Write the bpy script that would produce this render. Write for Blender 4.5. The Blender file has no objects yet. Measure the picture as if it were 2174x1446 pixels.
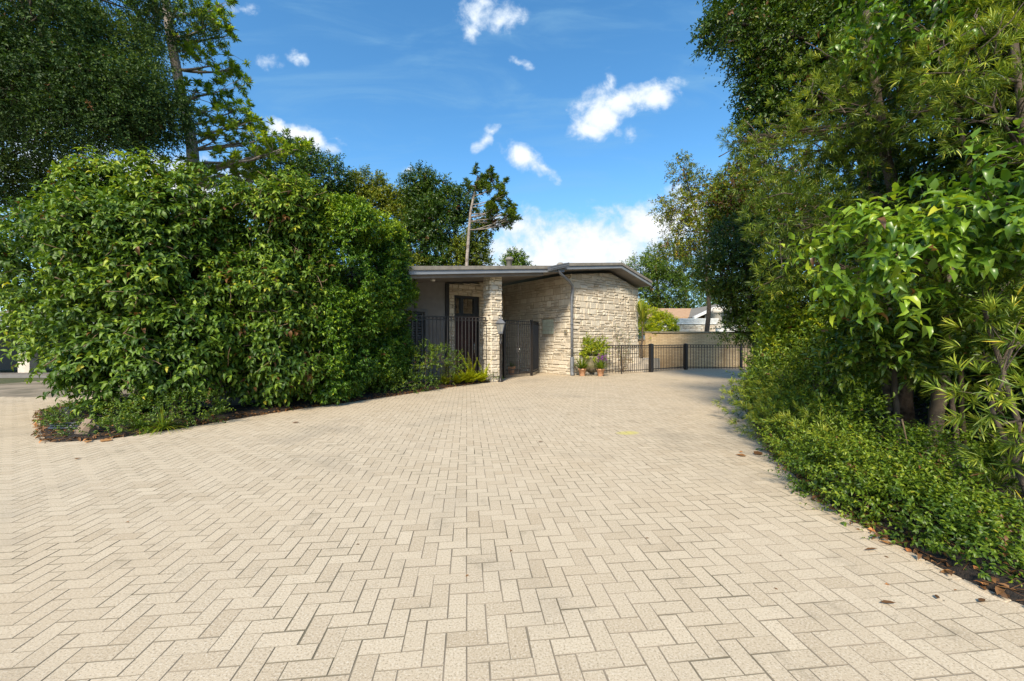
import bpy, math, random
import numpy as np
from mathutils import Vector
R = math.radians
sc = bpy.context.scene
# ------------------------------------------------------------------ camera, sky, sun, exposure
F, CX, CY, EYE = 845.0, 1087.0, 723.0, 1.45
cam = bpy.data.cameras.new("camera"); cam.sensor_width = 36; cam.lens = 36 * F / 2174; cam.clip_end = 3000; cam.clip_start = 0.05
co = bpy.data.objects.new("camera", cam); sc.collection.objects.link(co)
co.location = (0, 0, EYE); co.rotation_euler = (R(90), 0, 0); sc.camera = co
SUN = Vector((-0.20, -0.78, 0.70)).normalized()          # towards the sun: behind and left of the camera
SUN_EL = math.asin(SUN.z)
sl = bpy.data.lights.new("sun", 'SUN'); sl.energy = 3.6; sl.angle = R(11); sl.color = (1.0, 0.90, 0.72)
so = bpy.data.objects.new("sun", sl); sc.collection.objects.link(so)
so.rotation_euler = (-SUN).to_track_quat('-Z', 'Y').to_euler(); so.location = (-20, -40, 60)
vs = sc.view_settings; vs.view_transform = 'Standard'; vs.look = 'None'; vs.exposure = 0.74; vs.gamma = 1; vs.use_curve_mapping = False
sc.cycles.max_bounces = 6; sc.cycles.diffuse_bounces = 3; sc.cycles.glossy_bounces = 2; sc.cycles.transmission_bounces = 4; sc.cycles.transparent_max_bounces = 4
sc.cycles.use_denoising = True

class NT:                                                # small node helper
    def __init__(s, tree): s.t = tree; s.l = tree.links
    def n(s, typ, props=None, **ins):
        nd = s.t.nodes.new(typ)
        for k, v in (props or {}).items(): setattr(nd, k, v)
        for k, v in ins.items():
            key = int(k[1:]) if k[0] == 'i' and k[1:].isdigit() else k.replace('_', ' ')
            s.set(nd.inputs[key], v)
        return nd
    def set(s, inp, v):
        if isinstance(v, bpy.types.NodeSocket): s.l.new(v, inp)
        elif isinstance(v, bpy.types.Node): s.l.new(v.outputs[0], inp)
        else: inp.default_value = v
    def m(s, op, a, b=0.0, c=None, clamp=False):
        nd = s.n('ShaderNodeMath', dict(operation=op, use_clamp=clamp), i0=a, i1=b)
        if c is not None: s.set(nd.inputs[2], c)
        return nd.outputs[0]
    def mix(s, f, a, b, blend='MIX'):
        nd = s.t.nodes.new('ShaderNodeMix'); nd.data_type = 'RGBA'; nd.blend_type = blend
        s.set(nd.inputs[0], f); s.set(nd.inputs[6], a); s.set(nd.inputs[7], b)
        return nd.outputs[2]
    def ramp(s, f, stops):
        nd = s.t.nodes.new('ShaderNodeValToRGB'); e = nd.color_ramp.elements
        while len(e) < len(stops): e.new(0.5)
        for el, (p, c) in zip(e, stops): el.position = p; el.color = (*c, 1) if len(c) == 3 else c
        s.set(nd.inputs[0], f); return nd.outputs[0]
    def sm(s, v, a, b):
        nd = s.n('ShaderNodeMapRange', dict(interpolation_type='SMOOTHSTEP'), i0=v, i1=a, i2=b)
        return nd.outputs[0]
def c4(c): return (*c, 1.0)

W = bpy.data.worlds.new("World"); sc.world = W; W.use_nodes = True
W.node_tree.nodes.clear(); w = NT(W.node_tree)
sky = w.n('ShaderNodeTexSky'); sky.sky_type = 'NISHITA'; sky.sun_disc = False; sky.sun_elevation = SUN_EL
sky.sun_rotation = math.atan2(SUN.x, SUN.y); sky.altitude = 0; sky.air_density = 1.0; sky.dust_density = 0.6; sky.ozone_density = 3.2
hs = w.n('ShaderNodeHueSaturation', Hue=0.492, Saturation=1.22, Value=1.0, Color=sky.outputs[0])
gen = w.n('ShaderNodeTexCoord').outputs['Generated']
sx = w.n('ShaderNodeSeparateXYZ', i0=gen)
yy = w.m('MAXIMUM', sx.outputs[1], 0.02)
s_ = w.m('DIVIDE', sx.outputs[0], yy); t_ = w.m('DIVIDE', sx.outputs[2], yy)
vec = w.n('ShaderNodeCombineXYZ', i0=s_, i1=t_, i2=0.0).outputs[0]
wn = w.n('ShaderNodeTexNoise', Vector=vec, Scale=9.0, Detail=4.0, Roughness=0.55)
wv = w.n('ShaderNodeVectorMath', dict(operation='MULTIPLY_ADD'), i0=wn.outputs['Color'], i1=(0.085, 0.065, 0), i2=vec)
wv = w.n('ShaderNodeVectorMath', dict(operation='SUBTRACT'), i0=wv.outputs[0], i1=(0.0425, 0.0325, 0)).outputs[0]
cn = w.n('ShaderNodeTexNoise', Vector=vec, Scale=17.0, Detail=9.0, Roughness=0.62, Distortion=0.25).outputs[0]
# cumulus: centre, half axes (hundredths of the slope plane), roll, weight
CL = [(1275, 245, 75, 62, 28, 1.0), (1255, 275, 55, 34, 0, 1.0), (1385, 203, 82, 36, 14, 1.0), (1320, 215, 60, 40, 20, .9),
      (1015, 20, 70, 50, 20, .62), (1075, 30, 52, 46, 0, .62), (1000, 68, 32, 34, -40, .6), (640, 290, 98, 26, -16, 1.0), (590, 275, 45, 22, -5, .9),
      (1110, 338, 70, 32, -28, .85), (1150, 362, 55, 18, -32, .7), (1025, 300, 38, 20, 30, .6), (1045, 280, 26, 16, 0, .55),
      (637, 120, 26, 24, 40, .62), (577, 131, 32, 22, -30, .5), (868, 362, 22, 15, 0, .62), (1298, 165, 18, 36, 0, .5), (1108, 138, 30, 14, -25, .45),
      (1343, 280, 20, 24, 0, .4), (520, 18, 40, 18, -10, .35), (1230, 545, 340, 110, 4, 1.0), (1390, 485, 190, 74, 22, .98), (1110, 480, 150, 50, -5, .7), (1290, 500, 120, 26, 3, .7), (1450, 430, 60, 26, 10, .6), (1150, 530, 200, 22, 0, .75), (1480, 300, 10, 10, 0, .1),
      (340, 390, 260, 80, 0, .9), (60, 330, 260, 200, 0, .5)]
den = None
for (px, py, rx, ry, rot, wt) in CL:
    mp = w.n('ShaderNodeMapping', dict(vector_type='TEXTURE'), Vector=wv, Location=((px - CX) / F, (CY - py) / F, 0), Rotation=(0, 0, R(rot)), Scale=(rx / F * 1.12, ry / F * 1.12, 1))
    g = w.n('ShaderNodeTexGradient', dict(gradient_type='SPHERICAL'), Vector=mp.outputs[0])
    v = w.m('MULTIPLY', g.outputs[1], wt)
    den = v if den is None else w.m('MAXIMUM', den, v)
core = w.m('ADD', den, w.m('MULTIPLY', w.m('SUBTRACT', cn, 0.5), 1.5))
alpha = w.m('MULTIPLY', w.sm(core, 0.06, 0.66), w.sm(den, 0.0, 0.16))
alpha = w.m('MULTIPLY', alpha, w.sm(sx.outputs[1], 0.02, 0.1))
cir = w.n('ShaderNodeMapping', Vector=vec, Rotation=(0, 0, R(14)), Scale=(1.6, 6.5, 1))
cin = w.n('ShaderNodeTexNoise', Vector=cir.outputs[0], Scale=1.6, Detail=7.0, Roughness=0.6, Distortion=0.6).outputs[0]
cirrus = w.m('MULTIPLY', w.sm(cin, 0.44, 0.80), 0.42)
low = w.m('MULTIPLY', w.sm(t_, 0.5, 0.05), 0.42)         # paler air low down
ccol = w.mix(w.sm(core, 0.3, 1.0), (0.62, 0.74, 0.88, 1), (0.93, 0.95, 0.97, 1))
b1 = w.n('ShaderNodeBackground', Color=hs.outputs[0], Strength=0.15)
b2 = w.n('ShaderNodeBackground', Color=ccol, Strength=0.72)
b3 = w.n('ShaderNodeBackground', Color=(0.32, 0.60, 0.86, 1), Strength=0.58)
m1 = w.n('ShaderNodeMixShader', i0=w.m('MAXIMUM', cirrus, low), i1=b1.outputs[0], i2=b3.outputs[0])
m2 = w.n('ShaderNodeMixShader', i0=alpha, i1=m1.outputs[0], i2=b2.outputs[0])
w.n('ShaderNodeOutputWorld', Surface=m2.outputs[0])

# ------------------------------------------------------------------ helpers
def at(px, py, Y): return np.array([(px - CX) / F * Y, Y, EYE + (CY - py) / F * Y])
def gy(py): return F * EYE / (py - CY)
def gat(px, py): Y = gy(py); return np.array([(px - CX) / F * Y, Y, 0.0])
def nrm(v): return v / np.maximum(np.linalg.norm(v, axis=-1, keepdims=True), 1e-9)

class MB:
    def __init__(s): s.v = []; s.f = []; s.n = 0; s.a = []
    def add(s, v, faces, mat=0, tone=None):
        v = np.asarray(v, float).reshape(-1, 3)
        for f in faces:
            f = np.asarray(f, np.int64)
            if f.ndim == 1: f = f[None]
            s.f.append((f + s.n, mat))
        s.v.append(v); s.n += len(v)
        s.a.append(np.full(len(v), 0.5) if tone is None else np.broadcast_to(np.asarray(tone, float), (len(v),)))
    def box(s, p0, p1, mat=0):
        x0, y0, z0 = p0; x1, y1, z1 = p1
        s.hexa([(x0, y0, z0), (x1, y0, z0), (x1, y1, z0), (x0, y1, z0), (x0, y0, z1), (x1, y0, z1), (x1, y1, z1), (x0, y1, z1)], mat)
    def hexa(s, c, mat=0): s.add(c, [[(3, 2, 1, 0), (4, 5, 6, 7), (0, 1, 5, 4), (1, 2, 6, 5), (2, 3, 7, 6), (3, 0, 4, 7)]], mat)
    def bar(s, a, b, wd, ht, mat=0):                       # rectangular bar from a to b
        a = np.array(a, float); b = np.array(b, float); d = nrm(b - a); up = np.array([0, 0, 1.]) if abs(d[2]) < .9 else np.array([0, 1., 0])
        sd = nrm(np.cross(d, up)); u2 = np.cross(sd, d); sd = sd * wd / 2; u2 = u2 * ht / 2
        s.hexa([a - sd - u2, b - sd - u2, b + sd - u2, a + sd - u2, a - sd + u2, b - sd + u2, b + sd + u2, a + sd + u2], mat)
    def tube(s, pts, rad, sides=8, mat=0, closed=False, tone=None):
        pts = np.asarray(pts, float); n = len(pts); rad = np.broadcast_to(np.asarray(rad, float), (n,))
        tg = np.gradient(pts, axis=0) if not closed else np.roll(pts, -1, 0) - np.roll(pts, 1, 0)
        tg = nrm(tg); m = np.abs(tg.mean(0)); ref = np.eye(3)[int(np.argmin(m))]
        e1 = nrm(np.cross(tg, ref)); e2 = np.cross(tg, e1); an = np.linspace(0, 2 * math.pi, sides, endpoint=False)
        V = pts[:, None] + rad[:, None, None] * (np.cos(an)[None, :, None] * e1[:, None] + np.sin(an)[None, :, None] * e2[:, None])
        i = np.arange(n if closed else n - 1)[:, None] * sides; j = np.arange(sides)[None]; j2 = (j + 1) % sides; nx = (i + sides) % (n * sides)
        q = np.stack([i + j, i + j2, nx + j2, nx + j], -1).reshape(-1, 4)
        fs = [q]
        if not closed: fs += [np.arange(sides)[::-1].copy(), (n - 1) * sides + np.arange(sides)]
        s.add(V.reshape(-1, 3), fs, mat, tone)
    def lathe(s, prof, c=(0, 0, 0), segs=20, mat=0):
        prof = np.asarray(prof, float); an = np.linspace(0, 2 * math.pi, segs, endpoint=False); n = len(prof)
        V = np.stack([prof[:, None, 0] * np.cos(an), prof[:, None, 0] * np.sin(an), np.repeat(prof[:, None, 1], segs, 1)], -1) + np.array(c)
        i = np.arange(n - 1)[:, None] * segs; j = np.arange(segs)[None]; j2 = (j + 1) % segs
        s.add(V.reshape(-1, 3), [np.stack([i + j, i + j2, i + segs + j2, i + segs + j], -1).reshape(-1, 4)], mat)
    def prism(s, poly, ext, axis=1, a0=0., a1=1., mat=0):   # poly of (u,v) extruded along an axis; axis 1 means poly is (x,z)
        n = len(poly); V = []
        for a in (a0, a1):
            for (u, v) in poly: V.append((u, a, v) if axis == 1 else ((a, u, v) if axis == 0 else (u, v, a)))
        q = [[i, (i + 1) % n, n + (i + 1) % n, n + i] for i in range(n)]
        s.add(V, [np.array(q), np.arange(n)[::-1].copy(), n + np.arange(n)], mat)
    def build(s, name, mats, parent=None, smooth=False):
        me = bpy.data.meshes.new(name); V = np.concatenate(s.v).astype(np.float32)
        me.vertices.add(len(V)); me.vertices.foreach_set('co', V.ravel())
        lp = np.concatenate([f.ravel() for f, _ in s.f]).astype(np.int32)
        tot = np.concatenate([np.full(len(f), f.shape[1]) for f, _ in s.f])
        mi = np.concatenate([np.full(len(f), m) for f, m in s.f]).astype(np.int32)
        st = np.concatenate([[0], np.cumsum(tot)[:-1]]).astype(np.int32)
        me.loops.add(len(lp)); me.loops.foreach_set('vertex_index', lp)
        me.polygons.add(len(tot)); me.polygons.foreach_set('loop_start', st); me.polygons.foreach_set('material_index', mi)
        at_ = me.attributes.new('tone', 'FLOAT', 'POINT'); at_.data.foreach_set('value', np.concatenate(s.a).astype(np.float32))
        me.update(calc_edges=True); me.validate()
        for m in (mats if isinstance(mats, (list, tuple)) else [mats]): me.materials.append(m)
        if not smooth: me.shade_flat()
        o = bpy.data.objects.new(name, me); sc.collection.objects.link(o)
        if parent: o.parent = parent
        return o
def tag(o, label=None, cat=None, group=None, kind=None):
    for k, v in (('label', label), ('category', cat), ('group', group), ('kind', kind)):
        if v: o[k] = v
    return o
def thing(name, label, cat, loc=(0, 0, 0), rz=0, group=None):
    o = bpy.data.objects.new(name, None); sc.collection.objects.link(o); o.location = tuple(loc); o.rotation_euler = (0, 0, rz)
    o.empty_display_size = 0.2
    return tag(o, label, cat, group)

# ------------------------------------------------------------------ materials
def pmat(name, col, rough=0.6, col2=None, scale=8., bump=0., bscale=60., metal=0., spec=0.5, obj=True):
    m = bpy.data.materials.new(name); m.use_nodes = True; t = m.node_tree; t.nodes.clear(); k = NT(t)
    tc = k.n('ShaderNodeTexCoord').outputs['Object']
    base = c4(col)
    if col2:
        nz = k.n('ShaderNodeTexNoise', Vector=tc, Scale=scale, Detail=6.0, Roughness=0.6).outputs[0]
        base = k.mix(k.sm(nz, 0.35, 0.68), c4(col), c4(col2))
    b = k.n('ShaderNodeBsdfPrincipled', Base_Color=base, Roughness=rough, Metallic=metal)
    b.inputs['Specular IOR Level'].default_value = spec
    if bump:
        nb = k.n('ShaderNodeTexNoise', Vector=tc, Scale=bscale, Detail=5.0, Roughness=0.65).outputs[0]
        bp = k.n('ShaderNodeBump', Strength=1.0, Distance=bump, Height=nb); k.set(b.inputs['Normal'], bp.outputs[0])
    k.n('ShaderNodeOutputMaterial', Surface=b.outputs[0]); return m
LIFT = 1.3
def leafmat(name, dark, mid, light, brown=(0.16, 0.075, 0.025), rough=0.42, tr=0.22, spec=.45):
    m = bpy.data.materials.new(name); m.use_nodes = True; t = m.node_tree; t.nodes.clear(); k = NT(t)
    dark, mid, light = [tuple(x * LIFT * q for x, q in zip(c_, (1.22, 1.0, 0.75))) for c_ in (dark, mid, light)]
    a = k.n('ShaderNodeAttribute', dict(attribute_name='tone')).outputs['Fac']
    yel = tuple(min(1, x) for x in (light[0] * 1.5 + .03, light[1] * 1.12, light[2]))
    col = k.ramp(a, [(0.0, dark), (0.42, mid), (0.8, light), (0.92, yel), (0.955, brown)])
    b = k.n('ShaderNodeBsdfPrincipled', Base_Color=col, Roughness=rough); b.inputs['Specular IOR Level'].default_value = spec
    tl = k.n('ShaderNodeBsdfTranslucent', Color=k.mix(0.5, col, (0.35, 0.5, 0.05, 1), 'MULTIPLY'))
    tl2 = k.n('ShaderNodeBsdfTranslucent', Color=k.mix(1.0, col, (1.5, 1.5, 0.6, 1), 'MULTIPLY'))
    mx = k.n('ShaderNodeMixShader', i0=tr, i1=b.outputs[0], i2=tl2.outputs[0])
    k.n('ShaderNodeOutputMaterial', Surface=mx.outputs[0]); return m
M = {}
M['iron'] = pmat('black_iron', (0.012, 0.011, 0.012), 0.45, (0.03, 0.022, 0.018), 14)
M['dark'] = pmat('dark_paint_and_shade', (0.02, 0.02, 0.022), 0.5, (0.03, 0.028, 0.028), 6)
M['fascia'] = pmat('grey_fascia', (0.20, 0.22, 0.25), 0.5, (0.235, 0.25, 0.275), 3, .0006, 40)
M['roofing'] = pmat('brown_grey_roofing', (0.185, 0.165, 0.14), 0.85, (0.25, 0.225, 0.19), 5, .004, 60)
M['soffit'] = pmat('brown_grey_soffit', (0.16, 0.145, 0.135), 0.7, (0.20, 0.18, 0.165), 3)
M['grey_wall'] = pmat('grey_render', (0.19, 0.178, 0.175), 0.85, (0.225, 0.212, 0.205), 2.5, .002, 90)
M['spout'] = pmat('grey_metal', (0.13, 0.135, 0.15), 0.45, (0.17, 0.175, 0.185), 6)
M['mortar'] = pmat('pale_mortar', (0.44, 0.36, 0.26), 0.95, (0.34, 0.27, 0.18), 8, .004, 50)
M['terracotta'] = pmat('terracotta', (0.50, 0.25, 0.13), 0.8, (0.60, 0.36, 0.22), 12, .001, 90)
M['urn'] = pmat('weathered_stone', (0.30, 0.245, 0.165), 0.9, (0.18, 0.155, 0.095), 9, .006, 40)
M['white'] = pmat('white_paint', (0.72, 0.71, 0.68), 0.6, (0.62, 0.60, 0.56), 4)
M['plinth'] = pmat('pale_stone', (0.62, 0.55, 0.46), 0.85, (0.52, 0.46, 0.38), 5, .003, 40)
M['bark'] = pmat('grey_brown_bark', (0.13, 0.095, 0.065), 0.95, (0.055, 0.04, 0.028), 14, .02, 22)
M['pine_bark'] = pmat('pine_bark', (0.34, 0.285, 0.24), 0.95, (0.18, 0.14, 0.11), 5, .04, 9)
M['smooth_bark'] = pmat('smooth_tan_bark', (0.115, 0.08, 0.048), 0.85, (0.07, 0.048, 0.03), 10, .004, 40)
M['twig'] = pmat('tan_twig', (0.23, 0.155, 0.08), 0.85, (0.13, 0.085, 0.05), 20)
M['hose'] = pmat('grey_rubber', (0.025, 0.03, 0.038), 0.35, (0.045, 0.05, 0.06), 10)
M['soil'] = pmat('dark_mulch', (0.034, 0.023, 0.015), 0.95, (0.012, 0.009, 0.007), 30, .03, 45)
M['earth'] = pmat('dry_earth', (0.10, 0.10, 0.045), 0.95, (0.06, 0.075, 0.025), 1.2, .03, 14)
M['sand'] = pmat('joint_sand', (0.31, 0.25, 0.18), 0.95, (0.15, 0.125, 0.08), 1.3, .002, 120)
M['rock'] = pmat('pinkish_rock', (0.26, 0.185, 0.13), 0.9, (0.17, 0.125, 0.09), 6, .01, 25)
M['door'] = pmat('dark_red_door', (0.030, 0.010, 0.010), 0.4, (0.045, 0.012, 0.012), 3)
M['purple'] = pmat('purple_petal', (0.16, 0.03, 0.2), 0.6, (0.25, 0.06, 0.28), 20)
M['tile_roof'] = pmat('tan_shingle_roof', (0.40, 0.235, 0.13), 0.9, (0.46, 0.29, 0.17), 3, .01, 20)
M['brass'] = pmat('steel_lock', (0.5, 0.48, 0.44), 0.3, None, metal=1.0)
def glassy(name, col, rough=0.08, emit=None):
    return pmat(name, col, rough, spec=0.8)
M['dark_glass'] = glassy('dark_window_glass', (0.015, 0.017, 0.02))
M['block_glass'] = pmat('greenish_glass_block', (0.46, 0.50, 0.38), 0.4, (0.58, 0.60, 0.48), 9, .01, 25, spec=0.5)
M['lamp_glass'] = pmat('frosted_lamp_glass', (0.34, 0.33, 0.29), 0.25, (0.26, 0.25, 0.22), 8, spec=0.7)

def stone_mat(name, a, b, c, bump=0.016):
    m = bpy.data.materials.new(name); m.use_nodes = True; t = m.node_tree; t.nodes.clear(); k = NT(t)
    tc = k.n('ShaderNodeTexCoord').outputs['Object']; tn = k.n('ShaderNodeAttribute', dict(attribute_name='tone')).outputs['Fac']
    nz = k.n('ShaderNodeTexNoise', Vector=tc, Scale=5.0, Detail=8.0, Roughness=0.7).outputs[0]
    col = k.ramp(k.m('ADD', k.m('MULTIPLY', tn, 0.62), k.m('MULTIPLY', nz, 0.42)), [(0.15, a), (0.5, b), (0.85, c)])
    n2 = k.n('ShaderNodeTexNoise', Vector=tc, Scale=22.0, Detail=6.0, Roughness=0.7).outputs[0]
    col = k.mix(k.m('MULTIPLY', k.sm(n2, 0.58, 0.72), 0.35), col, (0.24, 0.17, 0.10, 1))
    bsd = k.n('ShaderNodeBsdfPrincipled', Base_Color=col, Roughness=0.9)
    vo = k.n('ShaderNodeTexVoronoi', Vector=tc, Scale=15.0).outputs[0]
    h = k.m('ADD', n2, k.m('MULTIPLY', vo, 0.5))
    bp = k.n('ShaderNodeBump', Strength=0.8, Distance=bump, Height=h); k.set(bsd.inputs['Normal'], bp.outputs[0])
    k.n('ShaderNodeOutputMaterial', Surface=bsd.outputs[0]); return m
M['stone'] = stone_mat('cream_limestone', (0.46, 0.38, 0.28), (0.61, 0.53, 0.415), (0.71, 0.64, 0.52))
M['pale_rubble'] = stone_mat('pale_rubble_stone', (0.50, 0.40, 0.30), (0.64, 0.54, 0.42), (0.72, 0.64, 0.52))

def paver_mat():
    m = bpy.data.materials.new('exposed_aggregate_paver'); m.use_nodes = True; t = m.node_tree; t.nodes.clear(); k = NT(t)
    tc = k.n('ShaderNodeTexCoord').outputs['Object']; tn = k.n('ShaderNodeAttribute', dict(attribute_name='tone')).outputs['Fac']
    col = k.ramp(tn, [(0.0, (0.475, 0.375, 0.255)), (0.5, (0.54, 0.438, 0.308)), (1.0, (0.595, 0.488, 0.348))])
    sp = k.n('ShaderNodeTexNoise', Vector=tc, Scale=95.0, Detail=4.0, Roughness=0.7).outputs[0]
    col = k.mix(k.m('MULTIPLY', k.sm(sp, 0.52, 0.66), 0.6), col, (0.72, 0.64, 0.52, 1))
    col = k.mix(k.m('MULTIPLY', k.sm(sp, 0.47, 0.34), 0.75), col, (0.22, 0.17, 0.115, 1))
    st = k.n('ShaderNodeTexNoise', Vector=tc, Scale=0.55, Detail=6.0, Roughness=0.62, Distortion=0.4).outputs[0]
    col = k.mix(k.m('MULTIPLY', k.sm(st, 0.52, 0.68), 0.34), col, (0.235, 0.20, 0.155, 1))
    s2 = k.n('ShaderNodeTexNoise', Vector=tc, Scale=2.6, Detail=6.0, Roughness=0.7).outputs[0]
    col = k.mix(k.m('MULTIPLY', k.sm(s2, 0.56, 0.70), 0.34), col, (0.20, 0.165, 0.12, 1))
    s3 = k.n('ShaderNodeTexNoise', Vector=tc, Scale=0.3, Detail=3.0).outputs[0]
    col = k.mix(k.m('MULTIPLY', k.sm(s3, 0.45, 0.65), 0.25), col, (0.56, 0.435, 0.29, 1))
    # yellow chalk smear
    ctr = gat(1335, 919)
    mp = k.n('ShaderNodeMapping', dict(vector_type='TEXTURE'), Vector=tc, Location=(ctr[0], ctr[1], 0), Rotation=(0, 0, R(18)), Scale=(0.27, 0.17, 1))
    g = k.n('ShaderNodeTexGradient', dict(gradient_type='SPHERICAL'), Vector=mp.outputs[0]).outputs[1]
    col = k.mix(k.m('MULTIPLY', k.sm(k.m('ADD', g, k.m('MULTIPLY', k.m('SUBTRACT', s2, .5), .8)), 0.1, 0.6), 0.6), col, (0.62, 0.55, 0.10, 1))
    b = k.n('ShaderNodeBsdfPrincipled', Base_Color=col, Roughness=0.85); b.inputs['Specular IOR Level'].default_value = 0.25
    bp = k.n('ShaderNodeBump', Strength=0.7, Distance=0.003, Height=sp); k.set(b.inputs['Normal'], bp.outputs[0])
    k.n('ShaderNodeOutputMaterial', Surface=b.outputs[0]); return m
M['paver'] = paver_mat()
def brick_mat():
    m = bpy.data.materials.new('tan_roman_brick'); m.use_nodes = True; t = m.node_tree; t.nodes.clear(); k = NT(t)
    tc = k.n('ShaderNodeTexCoord').outputs['Object']; sx_ = k.n('ShaderNodeSeparateXYZ', i0=tc)
    v = k.n('ShaderNodeCombineXYZ', i0=sx_.outputs[0], i1=sx_.outputs[2], i2=0.0)
    br = k.n('ShaderNodeTexBrick', dict(offset=0.5), Vector=v.outputs[0], Color1=(0.56, 0.39, 0.21, 1), Color2=(0.68, 0.50, 0.29, 1), Mortar=(0.30, 0.21, 0.12, 1), Scale=1.0, Mortar_Size=0.008, Bias=0.0, Brick_Width=0.3, Row_Height=0.075)
    nz = k.n('ShaderNodeTexNoise', Vector=tc, Scale=1.4, Detail=6.0, Roughness=0.65).outputs[0]
    col = k.mix(k.m('MULTIPLY', k.sm(nz, 0.45, 0.75), 0.5), br.outputs[0], (0.33, 0.20, 0.10, 1))
    b = k.n('ShaderNodeBsdfPrincipled', Base_Color=col, Roughness=0.9)
    bp = k.n('ShaderNodeBump', Strength=0.6, Distance=0.01, Height=br.outputs[1]); bp.invert = True; k.set(b.inputs['Normal'], bp.outputs[0])
    k.n('ShaderNodeOutputMaterial', Surface=b.outputs[0]); return m
M['brick'] = brick_mat()
L_ = {}
L_['privet'] = leafmat('privet_leaf', (0.020, 0.056, 0.009), (0.070, 0.148, 0.018), (0.185, 0.290, 0.036), rough=.48, spec=.35)
L_['hedge'] = leafmat('hedge_leaf', (0.020, 0.066, 0.007), (0.066, 0.155, 0.012), (0.195, 0.315, 0.022), rough=.42, spec=.4)
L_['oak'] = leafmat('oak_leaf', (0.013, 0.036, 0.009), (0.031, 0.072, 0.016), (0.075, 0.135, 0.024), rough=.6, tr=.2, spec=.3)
L_['pine'] = leafmat('pine_needle', (0.06, 0.15, 0.012), (0.19, 0.33, 0.024), (0.33, 0.47, 0.045), rough=.5, tr=.35)
L_['lone'] = leafmat('dark_pine_needle', (0.03, 0.075, 0.008), (0.085, 0.16, 0.014), (0.17, 0.26, 0.024), rough=.5, tr=.25)
L_['podo'] = leafmat('yew_pine_leaf', (0.017, 0.048, 0.007), (0.090, 0.165, 0.020), (0.25, 0.34, 0.05), rough=.38, tr=.22)
L_['laurel'] = leafmat('laurel_leaf', (0.036, 0.090, 0.007), (0.115, 0.205, 0.013), (0.255, 0.345, 0.024), rough=.4)
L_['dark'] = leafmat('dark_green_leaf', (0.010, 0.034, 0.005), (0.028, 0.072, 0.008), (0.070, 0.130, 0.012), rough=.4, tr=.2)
L_['olive'] = leafmat('olive_leaf', (0.040, 0.075, 0.006), (0.100, 0.150, 0.010), (0.19, 0.235, 0.018), rough=.5)
L_['lime'] = leafmat('lime_green_leaf', (0.10, 0.18, 0.006), (0.23, 0.33, 0.010), (0.40, 0.48, 0.016), rough=.5, tr=.35)
L_['mid'] = leafmat('mid_green_leaf', (0.020, 0.055, 0.006), (0.055, 0.115, 0.010), (0.120, 0.200, 0.016), rough=.45)
L_['dry'] = leafmat('dry_leaf', (0.05, 0.028, 0.012), (0.12, 0.068, 0.030), (0.26, 0.155, 0.07), rough=.7, tr=.1)
L_['vine'] = leafmat('broad_vine_leaf', (0.03, 0.085, 0.012), (0.085, 0.185, 0.022), (0.185, 0.315, 0.035), rough=.33, tr=.28)

# ------------------------------------------------------------------ foliage engine
T_BROAD = np.array([(0, 0, 0), (.33, -1, .10), (.33, 0, .02), (.33, 1, .10), (.70, -.72, .0), (.70, 0, -.06), (.70, .72, .0), (1, 0, -.22)])
F_BROAD = [np.array([(0, 1, 2), (0, 2, 3), (4, 7, 5), (5, 7, 6)]), np.array([(1, 4, 5, 2), (2, 5, 6, 3)])]
T_LANCE = T_BROAD * np.array([1, 1, .25])
T_KITE = np.array([(0, 0, 0), (.5, -1, .06), (1, 0, -.1), (.5, 1, .06)])
F_KITE = [np.array([(0, 1, 2), (0, 2, 3)])]
def leaf_add(mb, kind, P, A, N, S, wd, tone, mat=0):
    T, Fc = (T_BROAD, F_BROAD) if kind == 'broad' else (T_LANCE, F_BROAD) if kind == 'lance' else (T_KITE, F_KITE)
    A = nrm(A); N = nrm(N - A * (N * A).sum(-1, keepdims=True)); B = np.cross(N, A); S = S[:, None, None]
    V = P[:, None] + S * (T[None, :, 0:1] * A[:, None] + T[None, :, 1:2] * wd * B[:, None] + T[None, :, 2:3] * (.35 + 2.2 * np.abs(np.sin(np.arange(len(P)) * 12.9898))[:, None, None]) * N[:, None])
    n = len(P); k = len(T); off = (np.arange(n) * k)[:, None, None]
    mb.add(V.reshape(-1, 3), [(f[None] + off).reshape(-1, f.shape[1]) for f in Fc], mat, np.repeat(tone, k))
def vn(p, s, ph=0.):
    p = p * s + ph
    return (np.sin(p[:, 0] + 1.7 * np.sin(p[:, 1] * .9)) + np.sin(p[:, 1] * 1.1 + 1.3 * np.sin(p[:, 2])) + np.sin(p[:, 2] * 1.2 + 1.9 * np.sin(p[:, 0] * .8))) / 3
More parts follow.
